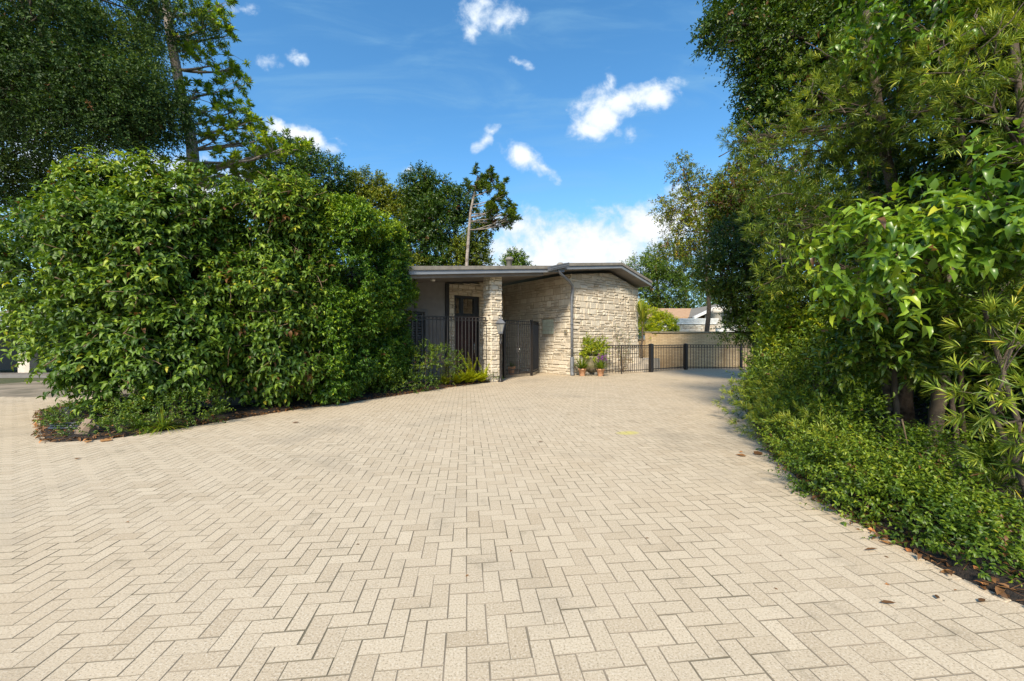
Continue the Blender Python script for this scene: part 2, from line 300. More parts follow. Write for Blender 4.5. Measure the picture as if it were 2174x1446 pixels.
def shell(rng, lobes, n, inner=.4, p=2., bump=.18, back=.35, gap=0., gs=2.2, hole=0.):
    L = np.array(lobes, float); w_ = (L[:, 3] * L[:, 4] + L[:, 4] * L[:, 5] + L[:, 3] * L[:, 5]); w_ /= w_.sum()
    P, D = [], []; got = 0
    while got < n:
        m = (n - got) * 2 + 50; li = rng.choice(len(L), m, p=w_); c = L[li]
        d = rng.normal(size=(m, 3)) if p == 2 else rng.uniform(-1, 1, (m, 3))
        if p != 2:
            ax = rng.integers(0, 3, m); d[np.arange(m), ax] = np.sign(d[np.arange(m), ax])
        d = d / (np.abs(d) ** p).sum(-1, keepdims=True) ** (1 / p)
        f = 1 - inner * rng.random(m) ** 1.7
        q = c[:, :3] + c[:, 3:6] * d * (f * (1 + bump * vn(c[:, :3] + c[:, 3:6] * d, 2.6 / max(c[:, 3:6].mean(), .3)) + bump * .5 * vn(c[:, :3] + c[:, 3:6] * d, 6.5 / max(c[:, 3:6].mean(), .3), 2.)))[:, None]
        nn = nrm(d ** 3 / c[:, 3:6]) if p > 2 else nrm(d / c[:, 3:6])
        ok = np.ones(m, bool)
        for Lb in L:
            dd = (np.abs((q - Lb[:3]) / Lb[3:6]) ** p).sum(-1) ** (1 / p)
            ok &= ~(dd < .62 * (1 - .3 * rng.random(m)))
        tocam = nrm(np.array([0, 0, EYE]) - q); ok &= ((nn * tocam).sum(-1) > -.25) | (rng.random(m) < back)
        ok &= q[:, 2] > .02
        if hole: ok &= vn(q, gs, 7.) + .6 * vn(q, gs * 2.1, 4.) > -1.1 + hole * 1.4
        if gap: ok &= ~((f > .72) & (vn(q, gs, 5.) + .5 * vn(q, gs * 2.3, 1.) < -1.05 + gap * 1.4))
        P.append(q[ok]); D.append(nn[ok]); got += ok.sum()
    return np.concatenate(P)[:n], np.concatenate(D)[:n]
def spray(mb, rng, P, D, sp, mat=0, brown=.008):
    n = len(P); nl = sp['nl']; tl = sp['tl'] * rng.uniform(.6, 1.3, n)
    D = nrm(D * sp.get('out', 1.) + rng.normal(size=(n, 3)) * sp.get('jit', .45) + np.array([0, 0, sp.get('up', .35)]))
    t = np.tile(np.linspace(sp.get('t0', .12), 1, nl), (n, 1)) + rng.normal(size=(n, nl)) * .04
    e1 = nrm(np.cross(D, np.array([.31, .17, .93]))); e2 = np.cross(D, e1)
    an = np.arange(nl) * 2.4 + rng.uniform(0, 6.28, (n, 1)) + rng.normal(size=(n, nl)) * .3
    a0, a1 = sp.get('ang', (70, 35)); ang = np.radians(a0 + (a1 - a0) * t + rng.normal(size=(n, nl)) * 9)
    rad = np.cos(an)[..., None] * e1[:, None] + np.sin(an)[..., None] * e2[:, None]
    A = D[:, None] * np.cos(ang)[..., None] + rad * np.sin(ang)[..., None] + np.array([0, 0, -sp.get('droop', .25)])
    pos = P[:, None] + D[:, None] * (t * tl[:, None])[..., None] + np.array([0, 0, -1.]) * (t ** 2 * tl[:, None] * sp.get('sag', .1))[..., None]
    N = np.array([0, 0, 1.]) * sp.get('nup', 1.) + D[:, None] * .5 + rng.normal(size=(n, nl, 3)) * sp.get('njit', .35)
    S = sp['ls'] * rng.uniform(.6, 1.2, (n, nl)) * (1 - .25 * t ** 3)
    cl = vn(P, sp.get('cs', 1.6), 3.)
    tone = sp.get('tone', .34) + .17 * rng.normal(size=(n, nl)) + sp.get('tip', .28) * (t - .5) + .22 * cl[:, None] + .09 * rng.normal(size=(n, 1))
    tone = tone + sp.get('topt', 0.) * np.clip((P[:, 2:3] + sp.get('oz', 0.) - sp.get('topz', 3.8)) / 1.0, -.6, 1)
    tone = np.clip(tone, 0, .84); tone[rng.random((n, nl)) < brown * .5] = .92; tone[rng.random((n, nl)) < brown] = .98
    bt = rng.random(n) < brown * .5; tone[bt] = .98
    leaf_add(mb, sp['kind'], pos.reshape(-1, 3), A.reshape(-1, 3), N.reshape(-1, 3), S.ravel(), sp['lw'], tone.ravel(), mat)
SP = {
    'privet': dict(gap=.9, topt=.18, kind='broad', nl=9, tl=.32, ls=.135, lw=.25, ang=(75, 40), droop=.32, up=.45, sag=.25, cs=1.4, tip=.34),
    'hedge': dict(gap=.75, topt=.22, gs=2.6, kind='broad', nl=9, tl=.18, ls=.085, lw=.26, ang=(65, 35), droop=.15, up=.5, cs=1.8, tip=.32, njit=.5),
    'oak': dict(hole=.5, gs=1.5, kind='kite', nl=12, tl=.55, ls=.085, lw=.27, ang=(70, 40), droop=.15, up=.1, sag=.25, cs=.9, njit=.7, jit=.6),
    'far': dict(hole=.45, gs=.9, kind='kite', nl=12, tl=.7, ls=.17, lw=.30, ang=(70, 40), droop=.1, up=.4, cs=.7, njit=.7, jit=.6),
    'needle': dict(kind='kite', nl=40, tl=.26, ls=.26, lw=.026, ang=(75, 12), droop=.0, up=.7, cs=.9, njit=1., jit=.8, t0=0., tip=.2, tone=.4),
    'podo': dict(gap=.45, gs=2.6, kind='lance', nl=20, tl=.12, t0=.5, ls=.12, lw=.048, ang=(92, 22), droop=.0, up=.35, cs=1.5, njit=.5, jit=.5, tip=.6, tone=.20, sag=0.),
    'laurel': dict(kind='broad', nl=9, tl=.22, ls=.085, lw=.20, ang=(55, 22), droop=-.05, up=.5, cs=2., tip=.4, njit=.5),
    'vine': dict(kind='broad', nl=11, tl=.42, ls=.125, lw=.25, ang=(78, 45), droop=.22, up=.25, sag=.25, cs=2., tip=.25, tone=.42),
    'small': dict(kind='broad', nl=10, tl=.20, ls=.042, lw=.27, ang=(62, 40), droop=.05, up=.6, cs=2.5, tip=.3, njit=.5),
    'dense': dict(kind='kite', nl=10, tl=.34, ls=.095, lw=.27, ang=(70, 40), droop=.2, up=.2, cs=1., njit=.6, jit=.6),
}
def limb(rng, a, b, r0, r1, mb, n=7, wob=.08, sides=6, sag=0., mat=0):
    a = np.array(a, float); b = np.array(b, float); t = np.linspace(0, 1, n)[:, None]; ln = np.linalg.norm(b - a)
    w1 = np.cumsum(rng.normal(size=(n, 3)), 0) * wob * ln / n; w1 -= t * w1[-1]; w1[0] = 0
    pts = a + (b - a) * t + w1 + np.array([0, 0, sag * ln]) * (t * (1 - t)) * 4 * .5
    mb.tube(pts, np.linspace(r0, r1, n), sides, mat); return pts
def plant(name, label, cat, base, lobes, sp, n, lm, seed, trunk=None, tr_r=(.12, .05), bark='bark', group=None, crown='crown', inner=.4, p=2., bump=.18, back=.35,
          brown=.008, twigs=3, limb_r=.04, stem='trunk', fill=0, fill_sp=None, over=None, bare=0):
    """a tree or shrub: Empty at its base > trunk (with limbs), crown"""
    rng = np.random.default_rng(seed); base = np.array(base, float); o = thing(name, label, cat, base, 0, group)
    lobes = [tuple(np.array(l[:3]) - base) + tuple(l[3:]) for l in lobes]
    s = dict(SP[sp]); s.update(over or {})
    # shell() looks towards the camera from world space, so work in world space and shift back
    wl = [tuple(np.array(l[:3]) + base) + tuple(l[3:]) for l in lobes]
    P, D = shell(rng, wl, n, inner, p, bump, back, s.get('gap', 0.), s.get('gs', 2.2), s.get('hole', 0.))
    mb = MB(); spray(mb, rng, P - base, D, s, 0, brown)
    if fill:
        P2, D2 = shell(rng, [l[:3] + tuple(np.array(l[3:6]) * .72) for l in wl], fill, .75, p, .1, back)
        s2 = dict(s); s2.update(fill_sp or {}); spray(mb, rng, P2 - base, D2, s2, 0, 0.)
    mb.build(crown, lm, o, smooth=True)
    tb = MB(); path = trunk if trunk is not None else [base, np.array(wl[0][:3]) - np.array([0, 0, wl[0][5] * .3])]
    path = np.array([np.array(q, float) - base for q in path]); m = 4 * len(path)
    tt = np.linspace(0, len(path) - 1, m); pts = np.stack([np.interp(tt, np.arange(len(path)), path[:, i]) for i in range(3)], 1)
    pts[1:-1] += rng.normal(size=(m - 2, 3)) * tr_r[1] * .25
    rr = np.linspace(tr_r[0], tr_r[1], m); rr[0] *= 1.25
    tb.tube(pts, rr, 10)
    for l in lobes:
        c = np.array(l[:3]); k = int(np.argmin(np.linalg.norm(pts - c, axis=1) + np.where(pts[:, 2] > c[2], 2.5, 0)))
        lp = limb(rng, pts[k], c, min(limb_r, rr[k] * .8), limb_r * .4, tb)
        for _ in range(twigs):
            d = nrm(rng.normal(size=3) + np.array([0, 0, .35])); e = c + np.array(l[3:6]) * d * rng.uniform(.7, .95)
            q = lp[rng.integers(2, len(lp))]; limb(rng, q, e, limb_r * .45, limb_r * .12, tb, 6, .12, 5)
    for _ in range(bare):                                   # bare twigs that show at the surface
        i = rng.integers(0, n); q = P[i] - base + D[i] * rng.uniform(-.1, .22); d = nrm(rng.normal(size=3) + np.array([0, 0, .3]) + D[i] * .15)
        bk = min(1., limb_r * 40); limb(rng, q - d * .3 * bk, q + d * rng.uniform(.1, .4) * bk, .010 * bk, .004 * bk, tb, 5, .2, 4)
    tb.build(stem, M[bark], o, smooth=True)
    return o
def strands(mb, rng, base, n, ln, wd, spread=.6, sag=.6, segs=5, mat=0, r0=.04, tone=.4):
    """arching strap leaves growing out of one point"""
    an = rng.uniform(0, 6.28, n); le = rng.uniform(0, 1, n) ** .6 * spread; L = ln * rng.uniform(.6, 1.15, n)
    H = np.stack([np.cos(an), np.sin(an), np.zeros(n)], 1); t = np.linspace(0, 1, segs + 1)[None, :, None]
    D = nrm(H * le[:, None] + np.array([0, 0, 1.]) * (1.05 - le[:, None] * .6))
    C = np.array(base) + H[:, None] * r0 * rng.random((n, 1, 1)) + D[:, None] * t * L[:, None, None] - np.array([0, 0, 1.]) * (t ** 2.2) * (L * sag * le)[:, None, None] + H[:, None] * t ** 2 * (L * .25 * le)[:, None, None]
    S = np.cross(H, np.array([0, 0, 1.]))[:, None] * (wd / 2) * np.clip(np.minimum(1, (1 - t) * 2.2) + .04, 0, 1)
    V = np.stack([C - S, C + S], 2).reshape(n, -1, 3); k = (segs + 1) * 2
    q = np.array([(2 * i, 2 * i + 1, 2 * i + 3, 2 * i + 2) for i in range(segs)])
    tn = np.clip(tone + rng.normal(size=(n, 1)) * .18 + np.repeat(t[0, :, 0], 2)[None] * .15, 0, .9)
    mb.add(V.reshape(-1, 3), [(q[None] + (np.arange(n) * k)[:, None, None]).reshape(-1, 4)], mat, tn.ravel())
def fronds(mb, rng, base, n, ln, pin=.09, spread=.9, seed=0):
    """fern fronds: arching stalks with paired leaflets"""
    for _ in range(n):
        an = rng.uniform(0, 6.28); L = ln * rng.uniform(.6, 1.15); le = rng.uniform(.25, 1) * spread; h = np.array([math.cos(an), math.sin(an), 0])
        t = np.linspace(.12, 1, 22); d = nrm(h * le + np.array([0, 0, 1.]))
        C = np.array(base) + d * (t * L)[:, None] + h * (t ** 2 * L * .2)[:, None] - np.array([0, 0, 1.]) * (t ** 2.2 * L * .35 * le)[:, None]
        tg = nrm(np.gradient(C, axis=0)); sd = np.cross(tg, np.array([0, 0, 1.])) ; sd = nrm(sd)
        for s in (-1, 1):
            leaf_add(mb, 'kite', C, sd * s + tg * .45, np.tile(np.array([0, 0, 1.]) + h * -.2, (22, 1)), pin * (1 - .8 * (t - .25) ** 2) * np.clip((1.05 - t) * 2.2, .1, 1), .16, np.clip(.5 + rng.normal(size=22) * .15, 0, .9))
        mb.tube(C[::4], .003, 4, 0)
# ------------------------------------------------------------------ ground, driveway, beds
rng = np.random.default_rng(5)
g = MB(); n = 40; xs = np.concatenate([[-1500, -300, -80], np.linspace(-30, 40, n), [100, 400, 1500]]); ys = np.concatenate([[-400, -60], np.linspace(-6, 60, n), [150, 500, 2500]])
X, Y = np.meshgrid(xs, ys, indexing='ij'); Z = np.full_like(X, -0.03)
i, j = np.meshgrid(np.arange(len(xs) - 1), np.arange(len(ys) - 1), indexing='ij'); q = i * len(ys) + j
g.add(np.stack([X, Y, Z], -1).reshape(-1, 3), [np.stack([q, q + len(ys), q + len(ys) + 1, q + 1], -1).reshape(-1, 4)])
tag(g.build('ground', M['earth']), 'dry earth ground reaching behind the houses and trees', 'ground', kind='structure')
EDGE_L = np.array([(-9.7, 8.17), (-8.2, 6.9), (-6.85, 5.80), (-6.55, 5.66), (-5.9, 5.86), (-5.57, 6.38), (-5.09, 7.33), (-4.47, 8.45), (-3.65, 9.55), (-2.86, 10.7), (-1.86, 12.4), (-0.48, 14.35)])
EDGE_R = np.array([(3.1, 0.4), (2.98, 1.2), (2.86, 2.0), (2.74, 2.5), (2.74, 2.87), (2.80, 3.5), (3.1, 4.55), (3.75, 6.0), (4.7, 7.8), (6.2, 10.5), (8.0, 13.3), (9.7, 16.2), (11.6, 18.2)])
def resample(E, k):
    d = np.concatenate([[0], np.cumsum(np.linalg.norm(np.diff(E, axis=0), axis=1))]); t = np.linspace(0, d[-1], k)
    return np.stack([np.interp(t, d, E[:, 0]), np.interp(t, d, E[:, 1])], 1)
def left_in(p):                                            # how far a point lies inside the left bed (along +Y)
    return p[:, 1] - np.interp(p[:, 0], EDGE_L[:, 0], EDGE_L[:, 1], left=99, right=99)
def right_in(p): return p[:, 0] - np.interp(p[:, 1], EDGE_R[:, 1], EDGE_R[:, 0], left=3.2, right=12)
# pavers: 200 x 100 mm herringbone, turned 6.5 degrees, every paver its own colour and a hair of tilt
def pavers(mb, x0, x1, y0, y1):
    U = 0.1; nx0, nx1 = int(x0 / U) - 40, int(x1 / U) + 40; ny0, ny1 = int(y0 / U) - 40, int(y1 / U) + 40
    a, b = np.meshgrid(np.arange(nx0, nx1), np.arange(ny0, ny1), indexing='ij'); a = a.ravel(); b = b.ravel(); s = (a - b) % 4
    rects = []
    for sel, (dx, dy) in ((s == 0, (2, 1)), (s == 3, (1, 2))):
        rects.append(np.stack([a[sel], b[sel], a[sel] + dx, b[sel] + dy], 1) * U)
    r = np.concatenate(rects); r[:, [0, 2]] *= -1; r = r[:, [2, 1, 0, 3]]
    th = R(6.5); ct, st = math.cos(th), math.sin(th)
    rot = lambda p: np.stack([p[..., 0] * ct - p[..., 1] * st, p[..., 0] * st + p[..., 1] * ct], -1)
    c = rot(np.stack([(r[:, 0] + r[:, 2]) / 2, (r[:, 1] + r[:, 3]) / 2], -1))
    keep = (c[:, 1] > y0) & (c[:, 1] < y1) & (np.abs(c[:, 0]) < 1.9 * c[:, 1] + 5) & (left_in(c) < .3) & (right_in(c) < .3)
    keep &= ~((c[:, 0] < -9.7) & (c[:, 1] > 10.2)) & ~((c[:, 1] > 14.3) & (c[:, 0] < -.6)) & (c[:, 0] < 13) & (c[:, 0] > -16)
    r = r[keep]; m = len(r); ga = .0008; ch = .0030
    lo = np.stack([r[:, [0, 1]] + [ga, ga], r[:, [2, 1]] + [-ga, ga], r[:, [2, 3]] - [ga, ga], r[:, [0, 3]] + [ga, -ga]], 1)
    cc = lo.mean(1, keepdims=True); hi = lo + np.sign(cc - lo) * ch
    jit = rng.normal(size=(m, 1, 2)) * .0012
    xy = rot(np.concatenate([lo, hi], 1) + jit); z = np.concatenate([np.full((m, 4), -.0018), np.zeros((m, 4))], 1)
    tilt = rng.normal(size=(m, 2)) * .0028; rel = np.concatenate([lo, hi], 1) - cc
    z = z + (rel * tilt[:, None]).sum(-1) + rng.normal(size=(m, 1)) * .0003
    V = np.concatenate([xy, z[..., None]], -1); off = (np.arange(m) * 8)[:, None, None]
    f = np.array([(4, 5, 6, 7), (0, 1, 5, 4), (1, 2, 6, 5), (2, 3, 7, 6), (3, 0, 4, 7)])
    tone = np.clip(.5 + rng.normal(size=m) * .19, 0, 1)
    mb.add(V.reshape(-1, 3), [(f[None, :1] + off).reshape(-1, 4)], 0, np.repeat(tone, 8)); n0 = mb.n - m * 8
    mb.f.append(((f[None, 1:] + off).reshape(-1, 4) + n0, 1))
mb = MB(); pavers(mb, -16, 13, 0.35, 20.6)
mb.add([(-17, .2, -.0024), (14, .2, -.0024), (14, 21, -.0024), (-17, 21, -.0024)], [[(0, 1, 2, 3)]], 1)
tag(mb.build('driveway', [M['paver'], M['sand']]), 'tan aggregate pavers laid in herringbone across the whole driveway', 'driveway', kind='structure')
def edging(E, sgn, seed, label):                            # a course of pavers laid lengthwise along a bed
    r_ = np.random.default_rng(seed); L = np.linalg.norm(np.diff(E, axis=0), axis=1).sum(); k = int(L / .205); p = resample(E, k + 1); mb = MB()
    for i in range(k):
        a, b = p[i], p[i + 1]; d = (b - a) / np.linalg.norm(b - a); nn = np.array([-d[1], d[0]]) * sgn; o = r_.normal() * .004
        V = []
        for (ins, z) in ((.0015, -.003), (.005, .0026 + r_.normal() * .0005)):
            for (u, v) in ((a, -.02), (b, -.02), (b, .085), (a, .085)):
                du = ins if u is a else -ins; V.append(np.r_[u + d * du + nn * (v + o + (ins if v < 0 else -ins)), z])
        q = np.array([(4, 5, 6, 7), (0, 1, 5, 4), (1, 2, 6, 5), (2, 3, 7, 6), (3, 0, 4, 7)])
        mb.add(V, [q if sgn > 0 else q[:, ::-1]], 0, np.clip(.3 + r_.normal() * .16, 0, 1))
    tag(mb.build('kerb', M['paver']), label, 'edging', kind='structure')
edging(EDGE_R[:-1], 1, 6, 'single course of pavers edging the right planting bed')
edging(EDGE_L[4:], -1, 7, 'single course of pavers edging the long hedge bed')
def bed(name, E, inward, label, widths, seed):
    r_ = np.random.default_rng(seed); p = resample(E, 160); mb = MB(); inw = np.array(inward); V = []
    for k, wd in enumerate(widths):
        q = p + inw * wd
        if k < 2: q = q + (vn(np.c_[p, p[:, :1]], 2.2)[:, None] * .035 + vn(np.c_[p, p[:, :1]], 9.)[:, None] * .012) * inw
        z = (-.005 if k == 0 else .018 + min(.06, wd * .06)) + (0 if k == 0 else r_.random(len(p)) * .025)
        V.append(np.c_[q, np.broadcast_to(z, len(p))])
    V = np.array(V); nk, m = len(widths), len(p); i, j = np.meshgrid(np.arange(nk - 1), np.arange(m - 1), indexing='ij'); q = i * m + j
    mb.add(V.reshape(-1, 3), [np.stack([q, q + 1, q + m + 1, q + m], -1).reshape(-1, 4)])
    tag(mb.build(name, M['soil'], smooth=True), label, 'planting bed', kind='structure'); return p
bed('planting_bed', EDGE_L, (0, 1), 'dark mulch bed under the long hedge', (0, .05, .14, .3, .5, .8, 1.2, 1.8, 2.5), 1)
bed('planting_bed', EDGE_R, (1, .12), 'dark soil bed curving under the trees', (0, .05, .14, .3, .5, .8, 1.3, 2., 3., 5., 9., 14.), 2)
def litter(name, E, inward, n, w_, label, seed, y0=-9):
    r_ = np.random.default_rng(seed); p = resample(E, 400); p = p[p[:, 1] > y0]; k = r_.integers(0, len(p), n); d = r_.exponential(w_, n) - .07
    q = p[k] + np.array(inward) * d[:, None]; P = np.c_[q, .012 + np.clip(d, 0, .8) * .075 + r_.random(n) * .03]
    A = r_.normal(size=(n, 3)) * [1, 1, .18]; N = np.array([0, 0, 1.]) + r_.normal(size=(n, 3)) * .3
    mb = MB(); leaf_add(mb, 'broad', P, A, N, r_.uniform(.03, .08, n), .27, np.clip(r_.normal(.35, .3, n), 0, .85))
    m = n // 3; kk = r_.integers(0, len(p), m)
    for a in kk[:m]:
        dd = r_.exponential(w_); c = np.r_[p[a] + np.array(inward) * dd, .03 + min(dd, .8) * .075]; v = nrm(r_.normal(size=3) * [1, 1, .1]); ln = r_.uniform(.04, .14)
        mb.tube(np.array([c - v * ln, c, c + v * ln + [0, 0, .01]]), .0025, 4, 0, tone=.15)
    tag(mb.build(name, L_['dry'], smooth=True), label, 'leaf litter', kind='stuff')
litter('leaf_litter', EDGE_L, (0, 1), 1500, .32, 'dry brown leaves and twigs lying under the hedge', 3)
litter('leaf_litter', EDGE_R[1:], (1, .1), 3200, .38, 'brown leaves and twigs lying under the trees', 4)

r_ = np.random.default_rng(15); n = 900; P = np.c_[r_.uniform(-7, 8, n), 1.2 + r_.random(n) ** 1.5 * 15, np.full(n, .004)]
P = P[(left_in(P) < -.05) & (right_in(P) < -.05)]; e = np.minimum(-left_in(P), -right_in(P)); P = P[r_.random(len(P)) < np.exp(-e / .7) * .9 + .06]; n = len(P)
mb = MB(); leaf_add(mb, 'kite', P, r_.normal(size=(n, 3)) * [1, 1, .1], np.array([0, 0, 1.]) + r_.normal(size=(n, 3)) * .15, r_.uniform(.008, .035, n), .22, np.clip(r_.normal(.3, .3, n), 0, .85))
tag(mb.build('debris', L_['dry'], smooth=True), 'tiny dry leaf bits and twigs strewn over the pavers', 'debris', kind='stuff')
# ------------------------------------------------------------------ the stone house
PHI = R(38); HA = np.array([2.48, 16.6, 0.0])
house = thing('stone_house', 'low cream limestone house with grey low gabled roof and deep eaves', 'house', HA, PHI)
cph, sph = math.cos(PHI), math.sin(PHI)
def HW(x, y, z=0.): return np.array([HA[0] + cph * x - sph * y, HA[1] + sph * x + cph * y, z])   # house frame to world
def stonework(mb, O, xd, nd, length, zfun, seed, holes=(), hmin=.09, hmax=.29, z0=0., wmin=.13, wmax=.48, dmax=.045):
    """rough ashlar: every stone a pillowed block of its own on the face through O"""
    r_ = np.random.default_rng(seed); O = np.array(O, float); xd = np.array(xd, float); nd = np.array(nd, float); zmax = max(zfun(0), zfun(length), max(zfun(length * f) for f in (.25, .5, .75)))
    z = z0
    while z < zmax:
        h = r_.uniform(hmin, hmax); x = -r_.uniform(0, .3)
        while x < length:
            w_ = r_.uniform(wmin, wmax); xa, xb = max(0., x), min(length, x + w_); za, zb = z, z + h; x += w_
            if xb - xa < .03: continue
            bad = False
            for (hx0, hx1, hz0, hz1) in holes:
                if zb > hz0 + .01 and za < hz1 - .01 and xb > hx0 and xa < hx1:
                    if xa < hx0 - .04: xb = hx0
                    elif xb > hx1 + .04: xa = hx1
                    elif zb > hz1 + .03: za = hz1
                    else: bad = True
            top = min(zfun(xa), zfun(xb))
            if bad or za > top - .02: continue
            zb = min(zb, top); parts = [(za, zb)]
            if h > .125 and r_.random() < .5: zc = za + (zb - za) * r_.uniform(.35, .65); parts = [(za, zc), (zc, zb)]
            for (p0, p1) in parts:
                ga = .0045; d = r_.uniform(.012, dmax) if r_.random() < .8 else dmax * 1.25; mi = min(.025, (p1 - p0) * .22)
                jit = lambda: r_.uniform(-.008, .008)
                base_ = [(xa + ga, p0 + ga), (xb - ga, p0 + ga), (xb - ga, p1 - ga), (xa + ga, p1 - ga)]
                inn = [(xa + ga + mi + jit(), p0 + ga + mi * .6 + jit()), (xb - ga - mi + jit(), p0 + ga + mi * .6 + jit()), (xb - ga - mi + jit(), p1 - ga - mi + jit()), (xa + ga + mi + jit(), p1 - ga - mi + jit())]
                V = [O + xd * u + np.array([0, 0, v]) - nd * .01 for u, v in base_] + [O + xd * u + np.array([0, 0, v]) + nd * max(.006, d + r_.uniform(-.015, .015)) for u, v in inn]
                q = [(4, 5, 6, 7), (0, 1, 5, 4), (1, 2, 6, 5), (2, 3, 7, 6), (3, 0, 4, 7)]
                if np.dot(np.cross(xd, [0, 0, 1]), nd) < 0: q = [f[::-1] for f in q]
                mb.add(V, [np.array(q)], 0, np.clip(r_.normal(.5, .22), 0, 1))
        z += h
RIDGE_X = 2.55
def zr(x): return 4.91 - .125 * (RIDGE_X - x) if x < RIDGE_X else 4.91 - .26 * (x - RIDGE_X)     # right roof top
def zl(x): return 4.28 + .118 * (x + 1.75)                                                          # left roof top
BW = 4.68                                                   # gable wall width
# gable wall and side wall: stone faces over a mortar core
mb = MB(); stonework(mb, (0, 0, 0), (1, 0, 0), (0, -1, 0), BW, lambda x: zr(x) - .36, 11)
mb.prism([(0.02, -.05), (BW - .02, -.05), (BW - .02, zr(BW) - .37), (RIDGE_X, zr(RIDGE_X) - .37), (.02, zr(0) - .37)], 1, 1, 0.0, .3, 1)
mb.build('gable_wall', [M['stone'], M['mortar']], house)
mb = MB(); stonework(mb, (0, 7, 0), (0, -1, 0), (-1, 0, 0), 7.0, lambda y: 4.24, 12, holes=[(7 - 1.82, 7 - 1.06, 1.72, 2.42)])
mb.box((0.0, .31, -.05), (.25, 1.06, 4.2), 1); mb.box((0.0, 1.82, -.05), (.25, 7, 4.2), 1); mb.box((0, 1.06, -.05), (.25, 1.82, 1.72), 1); mb.box((0, 1.06, 2.42), (.25, 1.82, 4.2), 1)
mb.build('side_wall', [M['stone'], M['mortar']], house)
mb = MB(); stonework(mb, (BW, 0, 0), (0, 1, 0), (1, 0, 0), 6.5, lambda y: zr(BW) - .4, 13); mb.box((BW - .3, .31, -.05), (BW - .005, 6.5, zr(BW) - .42), 1)
mb.build('side_wall', [M['stone'], M['mortar']], house)
# glass block window
wo = MB(); wo.box((.03, 1.07, 1.73), (.06, 1.81, 2.41)); wo = wo.build('glass_block_window', M['mortar'], house)
gb = MB()
for a in range(4):
    for b in range(4):
        y0, z0 = 1.085 + a * .178, 1.745 + b * .163; gb.prism([(y0, z0), (y0 + .165, z0), (y0 + .165, z0 + .15), (y0, z0 + .15)], 1, 0, -.004, .03)
gb.build('pane', M['block_glass'], wo)
# portal wall at y=2 with a tall opening, and the grey wing to its left
PY = 2.0; OX0, OX1, OZ = -4.42, -3.28, 3.22
mb = MB(); stonework(mb, (-4.78, PY, 0), (1, 0, 0), (0, -1, 0), 4.78 - 2.2, lambda x: zl(x - 4.78) - .30, 14, holes=[(-4.42 + 4.78, OX1 + 4.78, -1, OZ)], hmin=.1, hmax=.24)
mb.box((-4.78, PY, -.05), (OX0, PY + .3, zl(-4.78) - .32), 1); mb.box((OX1, PY, -.05), (-2.2, PY + .3, zl(-3.0) - .3), 1); mb.box((OX0, PY, OZ), (OX1, PY + .3, zl(-4.4) - .32), 1)
mb.build('entry_wall', [M['stone'], M['mortar']], house)
mb = MB(); stonework(mb, (-4.9, 4.6, 0), (1, 0, 0), (0, -1, 0), 4.8, lambda x: 3.75, 15, hmin=.1, hmax=.24); mb.box((-5, 4.61, -.05), (0, 4.8, 3.8), 1)
mb.build('court_wall', [M['stone'], M['mortar']], house)
mb = MB(); mb.box((OX0, PY + .02, OZ - .09), (OX1, PY + .2, OZ)); mb.box((OX0, PY + .02, 0), (OX0 + .07, PY + .2, OZ - .09)); mb.box((OX1 - .05, PY + .02, 0), (OX1, PY + .2, OZ - .09)); mb.box((OX0 + .07, PY + .02, 2.42), (OX1 - .05, PY + .2, 2.52)); mb.box((OX0 + .3, PY + .03, 2.52), (OX0 + .42, PY + .18, OZ - .09)); mb.box((OX1 - .22, PY + .04, 2.52), (OX1 - .05, PY + .17, OZ - .09))
mb.build('entry_frame', M['dark'], house)
mb = MB(); mb.box((OX0 + .07, PY + .12, 0.0), (OX1 - .05, PY + .17, 2.42))
for k in range(3): mb.box((OX0 + .38 + .0, PY + .105, .2 + k * .74), (OX0 + .84, PY + .12, .2 + k * .74 + .6))
dr = mb.build('door', M['door'], house)
h_ = MB(); h_.tube([(OX1 - .2, PY + .06, .85), (OX1 - .2, PY + .05, 1.0), (OX1 - .2, PY + .05, 1.25), (OX1 - .2, PY + .06, 1.4)], .015, 8); h_.build('handle', M['brass'], dr, True)
GX0 = -13.0
mb = MB(); WX0, WX1, WZ0, WZ1 = -7.6, -5.72, .62, 2.50
mb.box((GX0, PY - .05, -.05), (WX0, PY + .2, 3.6)); mb.box((WX1, PY - .05, -.05), (-4.85, PY + .2, 3.75)); mb.box((WX0, PY - .05, WZ1), (WX1, PY + .2, 3.7)); mb.box((WX0, PY - .05, -.05), (WX1, PY + .2, WZ0))
mb.build('grey_wall', M['grey_wall'], house)
mb = MB(); mb.box((-4.86, PY - .10, 0), (-4.70, PY + .05, zl(-4.8) - .3)); mb.build('corner_post', M['dark'], house)
wi = MB()
for (a, b) in (((WX0 - .08, WZ1), (WX1 + .14, WZ1 + .1)), ((WX0 - .08, WZ0 - .1), (WX1 + .14, WZ0)), ((WX0 - .08, WZ0), (WX0, WZ1)), ((WX1, WZ0), (WX1 + .14, WZ1)), ((-6.72, WZ0), (-6.60, WZ1))):
    wi.box((a[0], PY - .11, a[1]), (b[0], PY + .02, b[1]))
wi = wi.build('window', M['spout'], house)
mb = MB(); mb.box((WX0, PY + .08, WZ0), (WX1, PY + .1, WZ1)); mb.build('pane', M['dark_glass'], wi)
